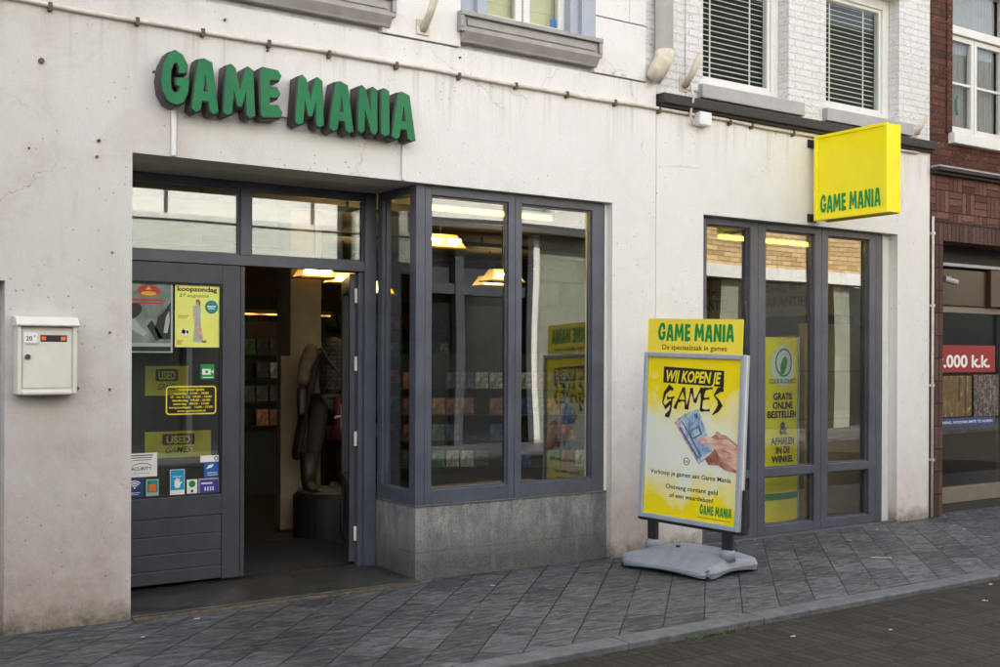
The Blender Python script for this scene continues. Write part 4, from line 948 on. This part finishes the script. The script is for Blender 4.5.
# black edge plates, springs, base
for s in (-1, 1):
    bm = boxes((s*(BW/2+.012)-.010, s*(BW/2+.012)+.010, -.006, .050, -.020, .29)); bobj('edge_plate', bt(bm), 'black', bevel=.003)
bm = boxes((-BW/2-.01, BW/2+.01, -.012, .046, -.024, -.002)); bobj('bottom_bar', bt(bm), 'black', bevel=.003)
for s in (-1, 1):
    bm = boxes((s*.325-.040, s*.325+.040, -.012, .022, .125, .33)); bobj('spring_leg', bm, 'black', bevel=.004)
    bm = nb(); tube(bm, [(s*.325, .0, .10), (s*.325, .0, .150), (s*.325, .0, .172)], [.058, .052, .046], 20); bobj('leg_socket', bm, 'greyplastic', smooth=True)
def base_mesh():
    """moulded water base: high ridge between the legs, scooped long sides, flat corner feet"""
    bm = nb(); NU, NV = 56, 44; grid = []
    hu, hv = .405, .325
    sm = lambda e: max(0, min(1, e))**2*(3-2*max(0, min(1, e)))
    for i in range(NU+1):
        u = -1+2*i/NU; row = []
        for j in range(NV+1):
            v = -1+2*j/NV
            r = 1-.13*(abs(u)**8)*(abs(v)**8)
            x = u*hu*r*(1-.10*math.cos(v*math.pi/2)**2*abs(u)**4); y = v*hv*r*(1-.05*math.cos(u*math.pi/2)**2*abs(v)**4)
            w = .52+.42*abs(u)**2.0                                  # half width of the upper face, waisted in the middle
            top = .156-.058*abs(u)**2.2-.020*abs(v)**2
            f = min(1., (abs(v)-w)/(.999-w+.03)) if abs(v) > w else 0
            z = top*(1-f)+.050*f
            fe = max(0, (abs(u)-.94)/.06); z = z*(1-fe)+min(z, .070)*fe
            row.append(bm.verts.new((x, y, z)))
        grid.append(row)
    for i in range(NU):
        for j in range(NV): bm.faces.new((grid[i][j], grid[i+1][j], grid[i+1][j+1], grid[i][j+1]))
    rim = [grid[i][0] for i in range(NU)]+[grid[NU][j] for j in range(NV)]+[grid[i][NV] for i in range(NU, 0, -1)]+[grid[0][j] for j in range(NV, 0, -1)]
    n = len(rim); mid = []; low = []
    for v in rim:
        c = v.co; k = max(0, 1-(abs(c.x)/.34)**2) if abs(c.y) > .25 else max(0, 1-(abs(c.y)/.24)**2)
        mid.append(bm.verts.new((c.x*1.015, c.y*1.015, c.z-.018))); low.append(bm.verts.new((c.x*1.0, c.y*1.0, .016+.014*k)))
    for k in range(n):
        q = (k+1) % n
        bm.faces.new((rim[k], mid[k], mid[q], rim[q])); bm.faces.new((mid[k], low[k], low[q], mid[q]))
    bm.faces.new(low)
    return bm
wb = bobj('water_base', base_mesh(), 'greyplastic', smooth=True); wb.data.set_sharp_from_angle(angle=R(24))
bm = nb(); tube(bm, [(-.05, -.06, .14), (-.05, -.06, .166)], .016, 14); bobj('filler_cap', bm, 'black')
for sx in (-1, 1):
    for sy in (-1, 1):
        bm = boxes((sx*.345-.035, sx*.345+.035, sy*.265-.03, sy*.265+.03, .001, .030)); bobj('rubber_foot', bm, 'black', bevel=.005)

# ================================================================ SHOP INTERIOR
struct(obj('shop_floor', boxes((1.0, 9.0, .745, 8.9, -.05, .012), (5.35, 9.0, .30, .745, -.05, .012)), 'shopfloor'))
struct(obj('shop_ceiling', boxes((1.0, 9.0, .98, 8.9, 2.76, 2.90), (5.35, 9.0, .30, .98, 2.76, 2.90)), 'shopceil'))
struct(obj('shop_wall', boxes((1.0, 9.0, 6.5, 6.6, .012, 2.76), (9.0, 9.05, .30, 6.5, .012, 2.76), (.95, 1.0, .72, 6.5, .012, 2.76), (1.0, 1.60, .60, .72, .012, 2.76)), 'shopwall'))
struct(obj('entrance_mat', boxes((2.0, 3.9, .78, 2.0, .012, .024)), 'mat'))
cl = obj('shop_column', boxes((3.86, 4.15, 2.50, 2.80, .012, 2.76)), 'column', bevel=.01); tag(origin(cl, (4.0, 2.65, 0)), 'square bare column standing inside the shop behind the open door', 'column')
# lamps
def pendant(label, x, y, z, w, d, ang=0.):
    w *= .86; d *= .8
    o = thing('pendant_lamp', label, 'lamp', (x, y, z), ang, 'lit lamps hanging in the shop')
    h = .105
    bm = nb()
    bot = [(-w/2, -d/2), (w/2, -d/2), (w/2, d/2), (-w/2, d/2)]; tp_ = [(-w/2+.05, -d/2+.06), (w/2-.05, -d/2+.06), (w/2-.05, d/2-.06), (-w/2+.05, d/2-.06)]
    A = [bm.verts.new((p[0], p[1], 0)) for p in bot]; B = [bm.verts.new((p[0], p[1], h)) for p in tp_]
    for k in range(4): bm.faces.new((A[k], A[(k+1) % 4], B[(k+1) % 4], B[k]))
    bm.faces.new(B); bm.faces.new(A[::-1]); obj('shade', bm, 'lampgold', o, local=True)
    bm = nb(); box(bm, -w/2-.012, w/2+.012, -d/2-.012, d/2+.012, -.016, -.002); obj('rim', bm, 'brass', o, local=True)
    bm = nb(); tube(bm, [(0, 0, h), (0, 0, 2.759-z)], .008, 8); obj('cord', bm, 'black', o, local=True)
    for k in (-1, 1):
        bm = nb(); tube(bm, [(k*w*.22-.05, -d/2+.005, .055), (k*w*.22+.05, -d/2+.005, .055)], .012, 10); obj('tube', bm, 'lamptube', o, local=True)
pendant('lit golden trough lamp behind the first pane of the bay window', 4.60, 1.25, 2.375, .42, .26)
pendant('lit golden trough lamp lower behind the mullion of the bay window', 6.02, 2.45, 2.235, .42, .26)
pendant('lit golden trough lamp before the column inside the doorway', 3.99, 2.30, 2.175, .36, .24)
pendant('lit golden trough lamp seen through the narrow side pane of the bay', 4.55, 2.35, 2.06, .42, .26)
pendant('added golden trough lamp far back above the long shelving', 5.35, 4.55, 2.30, .42, .26)  # extra lamp added to light the back shelving
pendant('added golden trough lamp deep in the shop above the middle aisle', 7.3, 4.6, 2.35, .42, .26)  # another added lamp, brightening the rear of the shop
for yy in (1.7, 3.4, 5.1):
    o = thing('ceiling_rail', 'dark cable rail fixed along the shop ceiling, '+{1.7: 'the nearest', 3.4: 'the middle', 5.1: 'the farthest'}[yy]+' of three', 'rail', (5.5, yy, 2.7), 0, 'ceiling rails in the shop')
    obj('rail', boxes((1.2, 8.8, yy-.03, yy+.03, 2.66, 2.70)), 'shelf', o)
    bm = nb(); x = 1.6
    while x < 8.8: box(bm, x-.008, x+.008, yy-.008, yy+.008, 2.70, 2.76); x += 1.2
    obj('hanger', bm, 'gun', o)
def strip(label, x0, x1, y, z):
    o = thing('strip_light', label, 'strip light', ((x0+x1)/2, y, z), 0, 'yellow strip lights inside the shop windows')
    bm = nb(); tube(bm, [(x0, y, z), (x1, y, z)], .016, 10); obj('tube', bm, 'striplight', o)
    obj('batten', boxes((x0-.02, x1+.02, y-.03, y+.03, z+.020, z+.06)), 'gun', o)
strip('yellow strip light along the top of the bay window', 4.02, 5.16, .52, 2.575)
strip('yellow strip light along the top of the triple shop window', 6.98, 8.15, .52, 2.55)
# hanging rails so the battens do not float: thin rods to the ceiling
for x, y, z in ((4.1, .52, 2.635), (5.05, .52, 2.635)): pass
# shelf units with game cases
CASES = []
COLS = [('blue', lin(30, 70, 140)), ('green', lin(50, 120, 50)), ('white', lin(200, 198, 190)), ('red', lin(150, 34, 30)), ('black', lin(30, 30, 34)), ('orange', lin(196, 120, 40))]
for n, c in COLS: M['case_'+n] = print3('game_case_'+n, [tuple(v*.25 for v in c[:3])+(1,), tuple(v*.7 for v in c[:3])+(1,), tuple(min(1, v*1.6+.08) for v in c[:3])+(1,)], 21, (1, 1, .7))
casemesh = {}
def case_mesh(n):
    if n not in casemesh:
        bm = boxes((-.066, .066, -.008, .008, 0, .168)); me = bpy.data.meshes.new('game_case'); bm.to_mesh(me); bm.free(); me.materials.append(M['case_'+n]); casemesh[n] = me
    return casemesh[n]
def unit(label, loc, rotz, length, zs, lw, rails, header=None, grp='game cases on the shelves'):
    o = thing('shelf_unit', label, 'shelving', loc, rotz)
    obj('back_panel', boxes((-length/2, length/2, .0, .02, 0, zs[-1]+.36)), 'shelf', o, local=True)
    for i, z in enumerate(zs):
        s = obj('shelf', boxes((-length/2, length/2, -.18, -.001, z-.018, z)), 'shelf', o, local=True)
        if rails: obj('price_rail', boxes((-length/2, length/2, -.188, -.181, z-.034, z+.006)), 'yellow', s, local=True)
        x = -length/2+.09
        while x < length/2-.07:
            if random.random() < .88:
                n = random.choice(COLS)[0]
                c = bpy.data.objects.new('game_case', case_mesh(n)); COL.objects.link(c)
                c.matrix_basis = wmat(o) @ Matrix.Translation((x, -.105+random.uniform(-.01, .01), z+.003)) @ Matrix.Rotation(R(random.uniform(-4, 4)), 4, 'Z') @ Matrix.Rotation(R(-9), 4, 'X')
                tag(c, n+' game case standing face out on '+lw, 'game case', grp)
            x += .150
    return o
su = unit('tall shelving with yellow price rails along the side wall of the shop', (8.97, 2.05, .012), R(-90), 2.7, [.30, .55, .80, 1.05, 1.30, 1.55], 'the shelving with yellow rails', True)
# brown fascia panel above that shelving
fb = thing('shelf_header', 'brown header board with dark lettering above the game shelving', 'header board', (8.90, 1.85, 2.05))
obj('panel', boxes((8.86, 8.95, .75, 3.3, 1.93, 2.36)), 'fascia', fb, bevel=.004)
FP = plane((8.859, 2.05, 2.14), (0, -1, 0))
flat('lettering', lambda b: (add_text(b, 'GARANTIE!', FP, .58, -.055, .105, .62, .02), add_text(b, 'GARANTIE!', FP, -.52, -.055, .105, .62, .02), add_text(b, 'GAMES MET', FP, .58, .085, .075, .50, .01), add_text(b, 'GAMES MET', FP, -.52, .085, .075, .50, .01)), 'brownprint', fb)
unit('long dark shelving full of game cases on the back wall', (5.6, 6.47, .012), 0, 4.6, [.45, .80, 1.15, 1.50, 1.85], 'the dark back wall shelving', False, grp='game cases on the shelves')
unit('low dark shelving inside the doorway beyond the mat', (4.55, 4.9, .012), 0, 1.1, [.75, 1.0, 1.25, 1.5], 'the low shelving inside the doorway', False, grp='game cases on the shelves')
unit('low dark island shelving full of game cases behind the bay window', (6.55, 3.25, .012), R(-28), 2.1, [.35, .62, .89, 1.16], 'the island shelving behind the bay window', False)
unit('island shelving with yellow price rails behind the first pane of the triple window', (8.2, 3.3, .012), R(-30), 1.1, [.35, .62, .89, 1.16, 1.43], 'the narrow island shelving', True)
o = thing('merchandise_ledge', 'wooden ledge with an added glow strip above the shelving inside the doorway', 'ledge', (4.6, 4.85, 1.97))
obj('board', boxes((4.0, 5.3, 4.68, 4.9, 1.95, 1.99)), 'wood', o); obj('added_glow_strip', boxes((4.02, 5.28, 4.70, 4.72, 1.935, 1.949)), 'lampgold', o); obj('upright', boxes((4.0, 4.03, 4.86, 4.9, .012, 1.95), (5.27, 5.3, 4.86, 4.9, .012, 1.95)), 'shelf', o)  # glowing strip added for warm light far inside the doorway
# pale display panel by the column
o = thing('standing_card', 'tall pale display card leaning beside the inner column', 'display panel', (3.80, 2.46, 0))
obj('panel', boxes((3.755, 3.852, 2.45, 2.475, .03, 1.50)), 'column', o); obj('foot', boxes((3.74, 3.858, 2.40, 2.51, .012, .03)), 'shelf', o)
# dressed dummy on a round base
mq = thing('display_mannequin', 'headless display mannequin in dark coat, quilted vest and leather straps on a round black base', 'mannequin', (4.02, 2.05, .012))
bm = nb(); tube(bm, [(0, 0, 0), (0, 0, .34), (0, 0, .37)], [.30, .30, .27], 32); obj('round_base', bm, 'black', mq, local=True)
bm = nb(); tube(bm, [(0, 0, .371), (0, 0, .385)], .265, 32); obj('base_top', bm, 'sleeve', mq, local=True)
def skin(name, pts, edges, rads, m, sub=2):
    me = bpy.data.meshes.new(name); me.from_pydata(pts, edges, []); me.materials.append(M[m])
    o = bpy.data.objects.new(name, me); COL.objects.link(o); o.parent = mq
    sk = o.modifiers.new('skin', 'SKIN'); sk.use_smooth_shade = True
    for v, r in zip(me.skin_vertices[0].data, rads): v.radius = r if isinstance(r, tuple) else (r, r)
    me.skin_vertices[0].data[0].use_root = True
    s = o.modifiers.new('subdiv', 'SUBSURF'); s.levels = 1; s.render_levels = sub
    return o
TR = [(0, 0, 1.16), (-.09, 0, 1.10), (-.15, -.03, .78), (-.20, -.02, .46), (.09, 0, 1.10), (.14, -.02, .78), (.17, .06, .46), (-.22, -.10, .415), (.17, -.04, .415)]
skin('trousers', TR, [(0, 1), (1, 2), (2, 3), (0, 4), (4, 5), (5, 6), (3, 7), (6, 8)], [(.13, .10), .092, .070, .056, .092, .070, .056, .045, .045], 'coat')
skin('vest', [(0, 0, 1.14), (.01, .0, 1.34), (.03, 0, 1.56), (.03, 0, 1.66)], [(0, 1), (1, 2), (2, 3)], [(.15, .105), (.135, .10), (.165, .105), (.055, .055)], 'vest')
for sx in (-1, 1):                                                 # open coat: two tails hanging beside the legs
    skin('coat_tail', [(sx*.125+.02, .06, 1.56), (sx*.165, .07, 1.20), (sx*.21, .10, .92), (sx*.25, .14, .62)], [(0, 1), (1, 2), (2, 3)], [(.075, .06), (.080, .05), (.095, .04), (.10, .035)], 'coat')
skin('sleeve', [(-.14, 0, 1.59), (-.24, -.04, 1.42), (-.29, -.08, 1.24)], [(0, 1), (1, 2)], [.072, .060, .052], 'sleeve')
skin('glove', [(-.288, -.078, 1.25), (-.315, -.13, 1.09), (-.32, -.15, 1.00)], [(0, 1), (1, 2)], [.050, .040, .034], 'leather')
skin('sleeve', [(.19, 0, 1.58), (.27, -.10, 1.50), (.22, -.22, 1.60)], [(0, 1), (1, 2)], [.072, .062, .052], 'sleeve')
skin('glove', [(.225, -.21, 1.59), (.14, -.27, 1.70), (.10, -.28, 1.76)], [(0, 1), (1, 2)], [.050, .040, .036], 'leather')
def band(name, pts, r, m):
    bm = nb(); tube(bm, pts, r, 8); return obj(name, bm, m, mq, local=True, smooth=True)
band('strap', [(-.13, -.085, 1.56), (-.04, -.118, 1.42), (.08, -.118, 1.28), (.14, -.09, 1.18)], .016, 'leather')
band('strap', [(.16, -.085, 1.56), (.06, -.118, 1.42), (-.06, -.116, 1.28), (-.12, -.09, 1.18)], .014, 'leather')
bm = nb(); ring = [(.155*math.cos(R(a)), .112*math.sin(R(a)), 1.16) for a in range(0, 361, 20)]; tube(bm, ring, .026, 8, False); obj('belt', bm, 'leather', mq, local=True, smooth=True)
band('sash', [(.02, -.135, 1.15), (.03, -.15, .98), (.02, -.145, .80)], [.045, .05, .055], 'sash')
for sx, q in ((-1, TR[3]), (1, TR[6])):
    band('boot', [(q[0], q[1], .70), (q[0], q[1], .48), (q[0], q[1]-.03, .42), (q[0], q[1]-.13, .41)], [.078, .068, .062, .045], 'leather')
for i in range(5):
    x, y = (-.16, .02, .18, -.05, .12)[i], (-.16, -.20, -.12, .14, .17)[i]
    bm = nb(); tube(bm, [(x, y, .385), (x+.01, y, .40+.02*(i % 3))], [.05, .03], 7); obj('stone', bm, 'sleeve', mq, local=True)
# yellow "used games" boards standing behind the door glass
ud = thing('card_display', 'dark display stand behind the door glass carrying yellow cards', 'display stand', (2.42, 1.06, .012))
obj('board', boxes((2.08, 2.72, 1.03, 1.06, .10, 1.62)), 'shelf', ud); obj('foot', boxes((2.12, 2.68, .96, 1.16, .012, .10)), 'shelf', ud)
def used(label, x0, x1, z0, z1, k):
    P = plane(((x0+x1)/2, 1.024, (z0+z1)/2), FRONT); c = card('yellow_card', label, 'card', P, x1-x0, z1-z0, 'dullyellow', 'yellow cards behind the door glass')
    s = (z1-z0)
    pr(c, P, 'brownprint', lambda b, Q: add_poly(b, Q, rrect(-.62*s*k, .62*s*k, -.02*s, .40*s, .06*s)))
    pr(c, P, 'dullyellow', lambda b, Q: add_text(b, 'USED', Q, 0, .19*s, .28*s, .92*s*k, .03), .0016)
    pr(c, P, 'brownprint', lambda b, Q: add_text(b, 'GAMES', Q, 0, -.20*s, .22*s, 1.0*s*k, .01, .35))
used('small yellow card with dark lettering, the upper one behind the door glass', 2.190, 2.480, 1.234, 1.432, .62)
used('wide yellow card with dark lettering, the lower one behind the door glass', 2.190, 2.640, .815, .993, 1.0)
# yellow totem in the triple window
tt = thing('totem_display', 'tall yellow curved totem with green mouse emblem behind the triple window', 'totem', (7.645, .50, .012))
TW, TD = .305, .085
def tsurf(x, d=0.): return -TD*math.sqrt(max(0., 1-(x/TW)**2))-d
bm = nb(); n = 24; ring = []
prof = [(-TW*math.cos(math.pi*k/n), -TD*math.sin(math.pi*k/n)) for k in range(n+1)]+[(TW*math.cos(math.pi*k/n), TD*math.sin(math.pi*k/n)) for k in range(1, n)]
A = [bm.verts.new((p[0], p[1], .03)) for p in prof]; B = [bm.verts.new((p[0], p[1], 1.675)) for p in prof]
for k in range(len(prof)): bm.faces.new((A[k], A[(k+1) % len(prof)], B[(k+1) % len(prof)], B[k]))
bm.faces.new(A[::-1]); bm.faces.new(B); obj('column', bm, 'yellow', tt, local=True)
obj('edge_profile', boxes((-TW-.012, -TW+.006, -.025, .025, .0, 1.685)), 'sillgrey', tt, local=True); obj('edge_profile', boxes((TW-.006, TW+.012, -.025, .025, .0, 1.685)), 'sillgrey', tt, local=True)
obj('foot', boxes((-TW, TW, -.12, .12, .0, .03)), 'gun', tt, local=True)
def curved(name, m, fn, d):
    bm = nb(); fn(bm, plane((0, 0, 0), FRONT))
    bmesh.ops.triangulate(bm, faces=bm.faces)
    for v in bm.verts: v.co.y = tsurf(v.co.x, d)
    me = bpy.data.meshes.new(name); bm.to_mesh(me); bm.free(); me.materials.append(M[m])
    o = bpy.data.objects.new(name, me); COL.objects.link(o); o.parent = tt
def fan(b, Q, cx, cz, r, rx=None, n=32):
    c = b.verts.new(Q @ Vector((cx, cz, 0))); ringv = [b.verts.new(Q @ Vector((p[0], p[1], 0))) for p in disc(cx, cz, rx or r, r, n)]
    for k in range(n): b.faces.new((c, ringv[k], ringv[(k+1) % n]))
curved('emblem_disc', 'printwhite', lambda b, Q: fan(b, Q, 0.04, 1.42, .185, .165), .004)
curved('emblem', 'printgreen', lambda b, Q: (add_poly(b, Q, disc(.04, 1.45, .112, .128), disc(.04, 1.45, .098, .112)), add_poly(b, Q, [(.01+p[0]*.9, 1.43+p[1]*.9) for p in [(-.02, -.09), (.03, -.095), (.07, -.03), (.085, .05), (.06, .085), (.02, .07), (-.02, .0)]]), add_text(b, 'CLICK & COLLECT', Q, .04, 1.285, .038, .36, .02)), .006)
def tl(b, Q):
    for s, z, h, w in (('GRATIS', 1.150, .056, .215), ('ONLINE', 1.070, .056, .225), ('BESTELLEN', .990, .056, .33), ('&', .870, .100, None), ('AFHALEN', .752, .056, .27), ('IN DE', .672, .056, .16), ('WINKEL', .592, .054, .25)): add_text(b, s, Q, .035, z, h*1.12, w*1.18 if w else None, .035)
curved('lettering', 'printdark', tl, .005)
curved('green_band', 'printgreen', lambda b, Q: [add_rect(b, Q, -.28+.07*k, -.21+.07*k, .225, .285) for k in range(8)], .004)
# solid panels standing in for a block wall reflection in the last pane
o = thing('reflection_block', 'panels standing in for a block wall reflection behind the last pane of the triple window', 'cabinet', (8.55, .95, .012))
bm = nb()
for i in range(4):
    box(bm, 8.12, 8.96, .55, .62, .03+.45*i, .03+.45*i+.442)
obj('reflected_blocks', bm, 'fascia', o, bevel=.004); obj('block_backing', boxes((8.12, 8.96, .624, .66, .012, 1.83)), 'shelf', o)
o['label'] = 'brown panels standing in for a block wall reflection behind the last pane of the triple window'; o.name = 'cabinet'  # panels imitate a mirrored wall; no furniture stands here

# ================================================================ OPPOSITE SIDE OF THE STREET (seen mirrored in the glass)
OY = -9.0
def block(bm, x0, x1, z0, z1, d=.3): box(bm, x0, x1, OY-d, OY, z0, z1)
wo = thing('office_building', 'white office building with window bands and pale canopy across the street', 'building', (2, OY, 0))
bm = nb(); wall_grid(bm, -12, 8.3, 3.56, 9.5, OY-.3, OY, [(x, x+1.5, 4.2, 5.5) for x in (-10, -7.6, -5.2, -2.8, -.4, 2.0, 4.4, 6.6)]+[(x, x+1.5, 6.9, 8.2) for x in (-10, -7.6, -5.2, -2.8, -.4, 2.0, 4.4, 6.6)]); obj('wall', bm, 'office', wo)
for x in (-10, -7.6, -5.2, -2.8, -.4, 2.0, 4.4, 6.6):
    for z in (4.2, 6.9): obj('window', boxes((x, x+1.5, OY-.2, OY-.15, z, z+1.3)), 'lightglass', wo)
bm = nb(); x = -11.6
while x < 8.2: box(bm, x, x+.05, OY, OY+.02, 3.6, 9.4); x += 1.2
obj('panel_joint', bm, 'office_g', wo)
obj('canopy', boxes((-12, 8.2, OY-.3, OY+.8, 3.02, 3.50), ), 'canopy', wo)
obj('canopy_edge', boxes((-12, 8.22, OY+.802, OY+.83, 3.46, 3.54)), 'office', wo)
bm = nb(); x = -12
while x < 8.2: box(bm, x, x+.09, OY-.25, OY-.05, 0.02, 3.0); x += 1.35
obj('shop_frame', bm, 'office_g', wo); obj('shop_glass', boxes((-12, 8.3, OY-.30, OY-.26, .02, 3.02)), 'darkglass', wo)
obj('roof', boxes((-12, 8.3, OY-8, OY-.3, 9.2, 9.5), (-12, 8.3, OY-8.3, OY-8, 0, 9.5)), 'roof', wo)
w2 = thing('shop_house', 'white panelled shop building with grey framed windows across the street', 'building', (10.3, OY, 0))
bm = nb(); wall_grid(bm, 8.32, 12.4, 3.75, 9.5, OY-.3, OY, [(11.0, 11.6, 4.0, 5.6), (9.0, 9.5, 4.2, 5.6)]); obj('wall', bm, 'office', w2)
obj('window', boxes((11.0, 11.6, OY-.2, OY-.15, 4.0, 5.6)), 'lightglass', w2); obj('window', boxes((9.0, 9.5, OY-.2, OY-.15, 4.2, 5.6)), 'lightglass', w2)
obj('eave', boxes((8.32, 12.5, OY-.3, OY+.25, 3.60, 3.74)), 'office_g', w2)
bm = nb()
for x in (8.35, 9.75): box(bm, x, x+.16, OY-.24, OY-.1, .02, 3.58)
box(bm, 8.35, 11.19, OY-.22, OY-.12, 2.55, 2.72); obj('shop_frame', bm, 'office_g', w2)
obj('stone_pier', boxes((11.32, 12.40, OY-.10, OY-.02, .02, 3.59)), 'stonepier', w2)
obj('pilaster', boxes((11.20, 11.315, OY-.10, OY+.06, .02, 3.59)), 'office', w2)
obj('shop_glass', boxes((8.32, 12.4, OY-.30, OY-.25, .02, 2.62)), 'darkglass', w2); obj('upper_panel', boxes((8.32, 12.4, OY-.30, OY-.25, 2.64, 3.60)), 'upperpanel', w2)
obj('roof', boxes((8.32, 12.4, OY-8, OY-.3, 9.2, 9.5), (8.32, 12.4, OY-8.3, OY-8, 0, 9.5)), 'roof', w2)
tb = thing('tan_brick_building', 'tan brick building with white band above its shop windows across the street', 'building', (19, OY, 0))
bm = nb(); wall_grid(bm, 12.42, 30, 3.34, 5.7, OY-.3, OY, []); obj('wall', bm, 'tanbrick', tb)
bm = nb(); q = [(OY+.25, 5.70), (OY-1.6, 9.4), (OY-7.9, 9.4), (OY-7.9, 9.2), (OY-1.7, 9.2), (OY+.05, 5.72)]  # unseen roof slope, shaped dark so the upper windows opposite reflect little light
Vs = [[bm.verts.new((xx, y, z)) for y, z in q] for xx in (12.42, 30)]
for k in range(6): bm.faces.new((Vs[0][k], Vs[0][(k+1) % 6], Vs[1][(k+1) % 6], Vs[1][k]))
bm.faces.new(Vs[0]); bm.faces.new(Vs[1][::-1]); obj('unseen_dark_roof', bm, 'roof', tb)
obj('band', boxes((12.42, 30, OY-.3, OY+.12, 3.08, 3.338)), 'office', tb)
bm = nb(); x = 12.42
while x < 29.5: box(bm, x, x+.5, OY-.26, OY-.02, .02, 3.06); x += 3.4
obj('pier', bm, 'stonepier', tb); obj('shop_glass', boxes((12.42, 30, OY-.32, OY-.27, .02, 3.06)), 'darkglass', tb)
obj('rear_wall', boxes((12.42, 30, OY-8.3, OY-8, 0, 9.4)), 'roof', tb)

# ================================================================ LITTER AND WEEDS
def scrap(label, x, y, sx, sy, rz, z=0.0):
    bm = nb(); n = 4
    vs = [[bm.verts.new((sx*(i/n-.5)+random.uniform(-.1, .1)*sx, sy*(j/2-.5), .0025+random.uniform(0, .0035))) for j in range(3)] for i in range(n+1)]
    for i in range(n):
        for j in range(2): bm.faces.new((vs[i][j], vs[i+1][j], vs[i+1][j+1], vs[i][j+1]))
    bmesh.ops.solidify(bm, geom=bm.faces[:], thickness=.0012)
    o = obj('paper_scrap', bm, 'paper'); o.location = (x, y, z+.002); o.rotation_euler = (0, 0, rz)
    tag(o, label, 'litter', 'paper scraps on the ground')
scrap('long white paper strip lying alone on the slabs before the brick building', 7.07, -1.10, .155, .035, R(-40))
for x, y in ((6.72, -.17), (6.86, -.02), (7.52, -.45), (9.35, .28), (9.52, .22), (9.60, .30), (9.42, .12), (9.80, .2), (8.86, -.60), (2.13, -.20), (1.75, -.45), (4.05, -.35), (8.2, -.2)):
    scrap('tiny crumb of white litter on the stone slabs', x, y, random.uniform(.018, .034), random.uniform(.015, .026), random.uniform(0, 3))
for x, y in ((4.77, -2.25), (5.35, -2.45), (6.5, -2.3), (7.0, -2.02)):
    scrap('tiny crumb of white litter on the brown street bricks', x, y, random.uniform(.02, .032), .02, random.uniform(0, 3), -.034)
bm = nb()
for _ in range(260):
    x = random.choice((random.uniform(4.1, 4.75), random.gauss(4.4, .14), random.uniform(2.2, 6))); y = -1.972-abs(random.gauss(0, .010))
    a = random.uniform(0, 6.28); l = random.uniform(.008, .022); w = .004; d = Vector((math.cos(a), math.sin(a)*.6, random.uniform(.3, 1.2))).normalized()
    s = d.cross(Vector((0, 0, 1))).normalized()*w; p = Vector((x, y, -.034))
    vs = [bm.verts.new(q) for q in (p, p+d*l*.5+s, p+d*l, p+d*l*.5-s)]; bm.faces.new(vs)
o = obj('weeds', bm, 'weed'); o['kind'] = 'stuff'; o['label'] = 'tiny green weeds growing in the kerb joint'

# ================================================================ LIGHT, SKY, CAMERA
SUN_EL, SUN_AZ = R(50), R(12)         # behind the houses: the facade is in open shade, the far side of the street is sunlit
wd = bpy.data.worlds.new('World'); S.world = wd; wd.use_nodes = True
nt = wd.node_tree; nt.nodes.clear()
sky = nt.nodes.new('ShaderNodeTexSky'); sky.sky_type = 'NISHITA'; sky.sun_disc = False
sky.sun_elevation = SUN_EL; sky.sun_rotation = SUN_AZ; sky.dust_density = 2.5; sky.air_density = 1.0
hs = nt.nodes.new('ShaderNodeHueSaturation'); hs.inputs['Saturation'].default_value = .42
bg = nt.nodes.new('ShaderNodeBackground'); bg.inputs[1].default_value = .15
ow = nt.nodes.new('ShaderNodeOutputWorld'); nt.links.new(sky.outputs[0], hs.inputs['Color']); nt.links.new(hs.outputs[0], bg.inputs[0]); nt.links.new(bg.outputs[0], ow.inputs[0])
sl = bpy.data.lights.new('sun', 'SUN'); sl.energy = 4.0; sl.angle = R(.6); sl.color = (1, .935, .83)
so = bpy.data.objects.new('sun', sl); COL.objects.link(so)
d = Vector((math.sin(SUN_AZ)*math.cos(SUN_EL), math.cos(SUN_AZ)*math.cos(SUN_EL), math.sin(SUN_EL)))
so.rotation_euler = d.to_track_quat('Z', 'Y').to_euler(); so.location = d*40

cam = bpy.data.cameras.new('camera'); co = bpy.data.objects.new('camera', cam); COL.objects.link(co); S.camera = co
cam.sensor_width = 36; cam.lens = 1113.6/1000*36; cam.shift_y = (357.13-333.5)/1000; cam.clip_end = 500
co.matrix_world = Matrix.Translation((0, -6.416, 1.5)) @ Matrix.Rotation(.97612-math.pi/2, 4, 'Z') @ Matrix.Rotation(math.pi/2, 4, 'X') @ Matrix.Rotation(.003886, 4, 'Z')

S.view_settings.view_transform = 'Standard'; S.view_settings.look = 'None'; S.view_settings.gamma = 1; S.view_settings.exposure = 2.02
S.cycles.use_denoising = True
try: S.cycles.denoiser = 'OPENIMAGEDENOISE'
except Exception: pass
S.cycles.max_bounces = 8; S.cycles.diffuse_bounces = 4; S.cycles.glossy_bounces = 4; S.cycles.transparent_max_bounces = 16
S.cycles.caustics_reflective = False; S.cycles.caustics_refractive = False
S.cycles.sample_clamp_indirect = 6
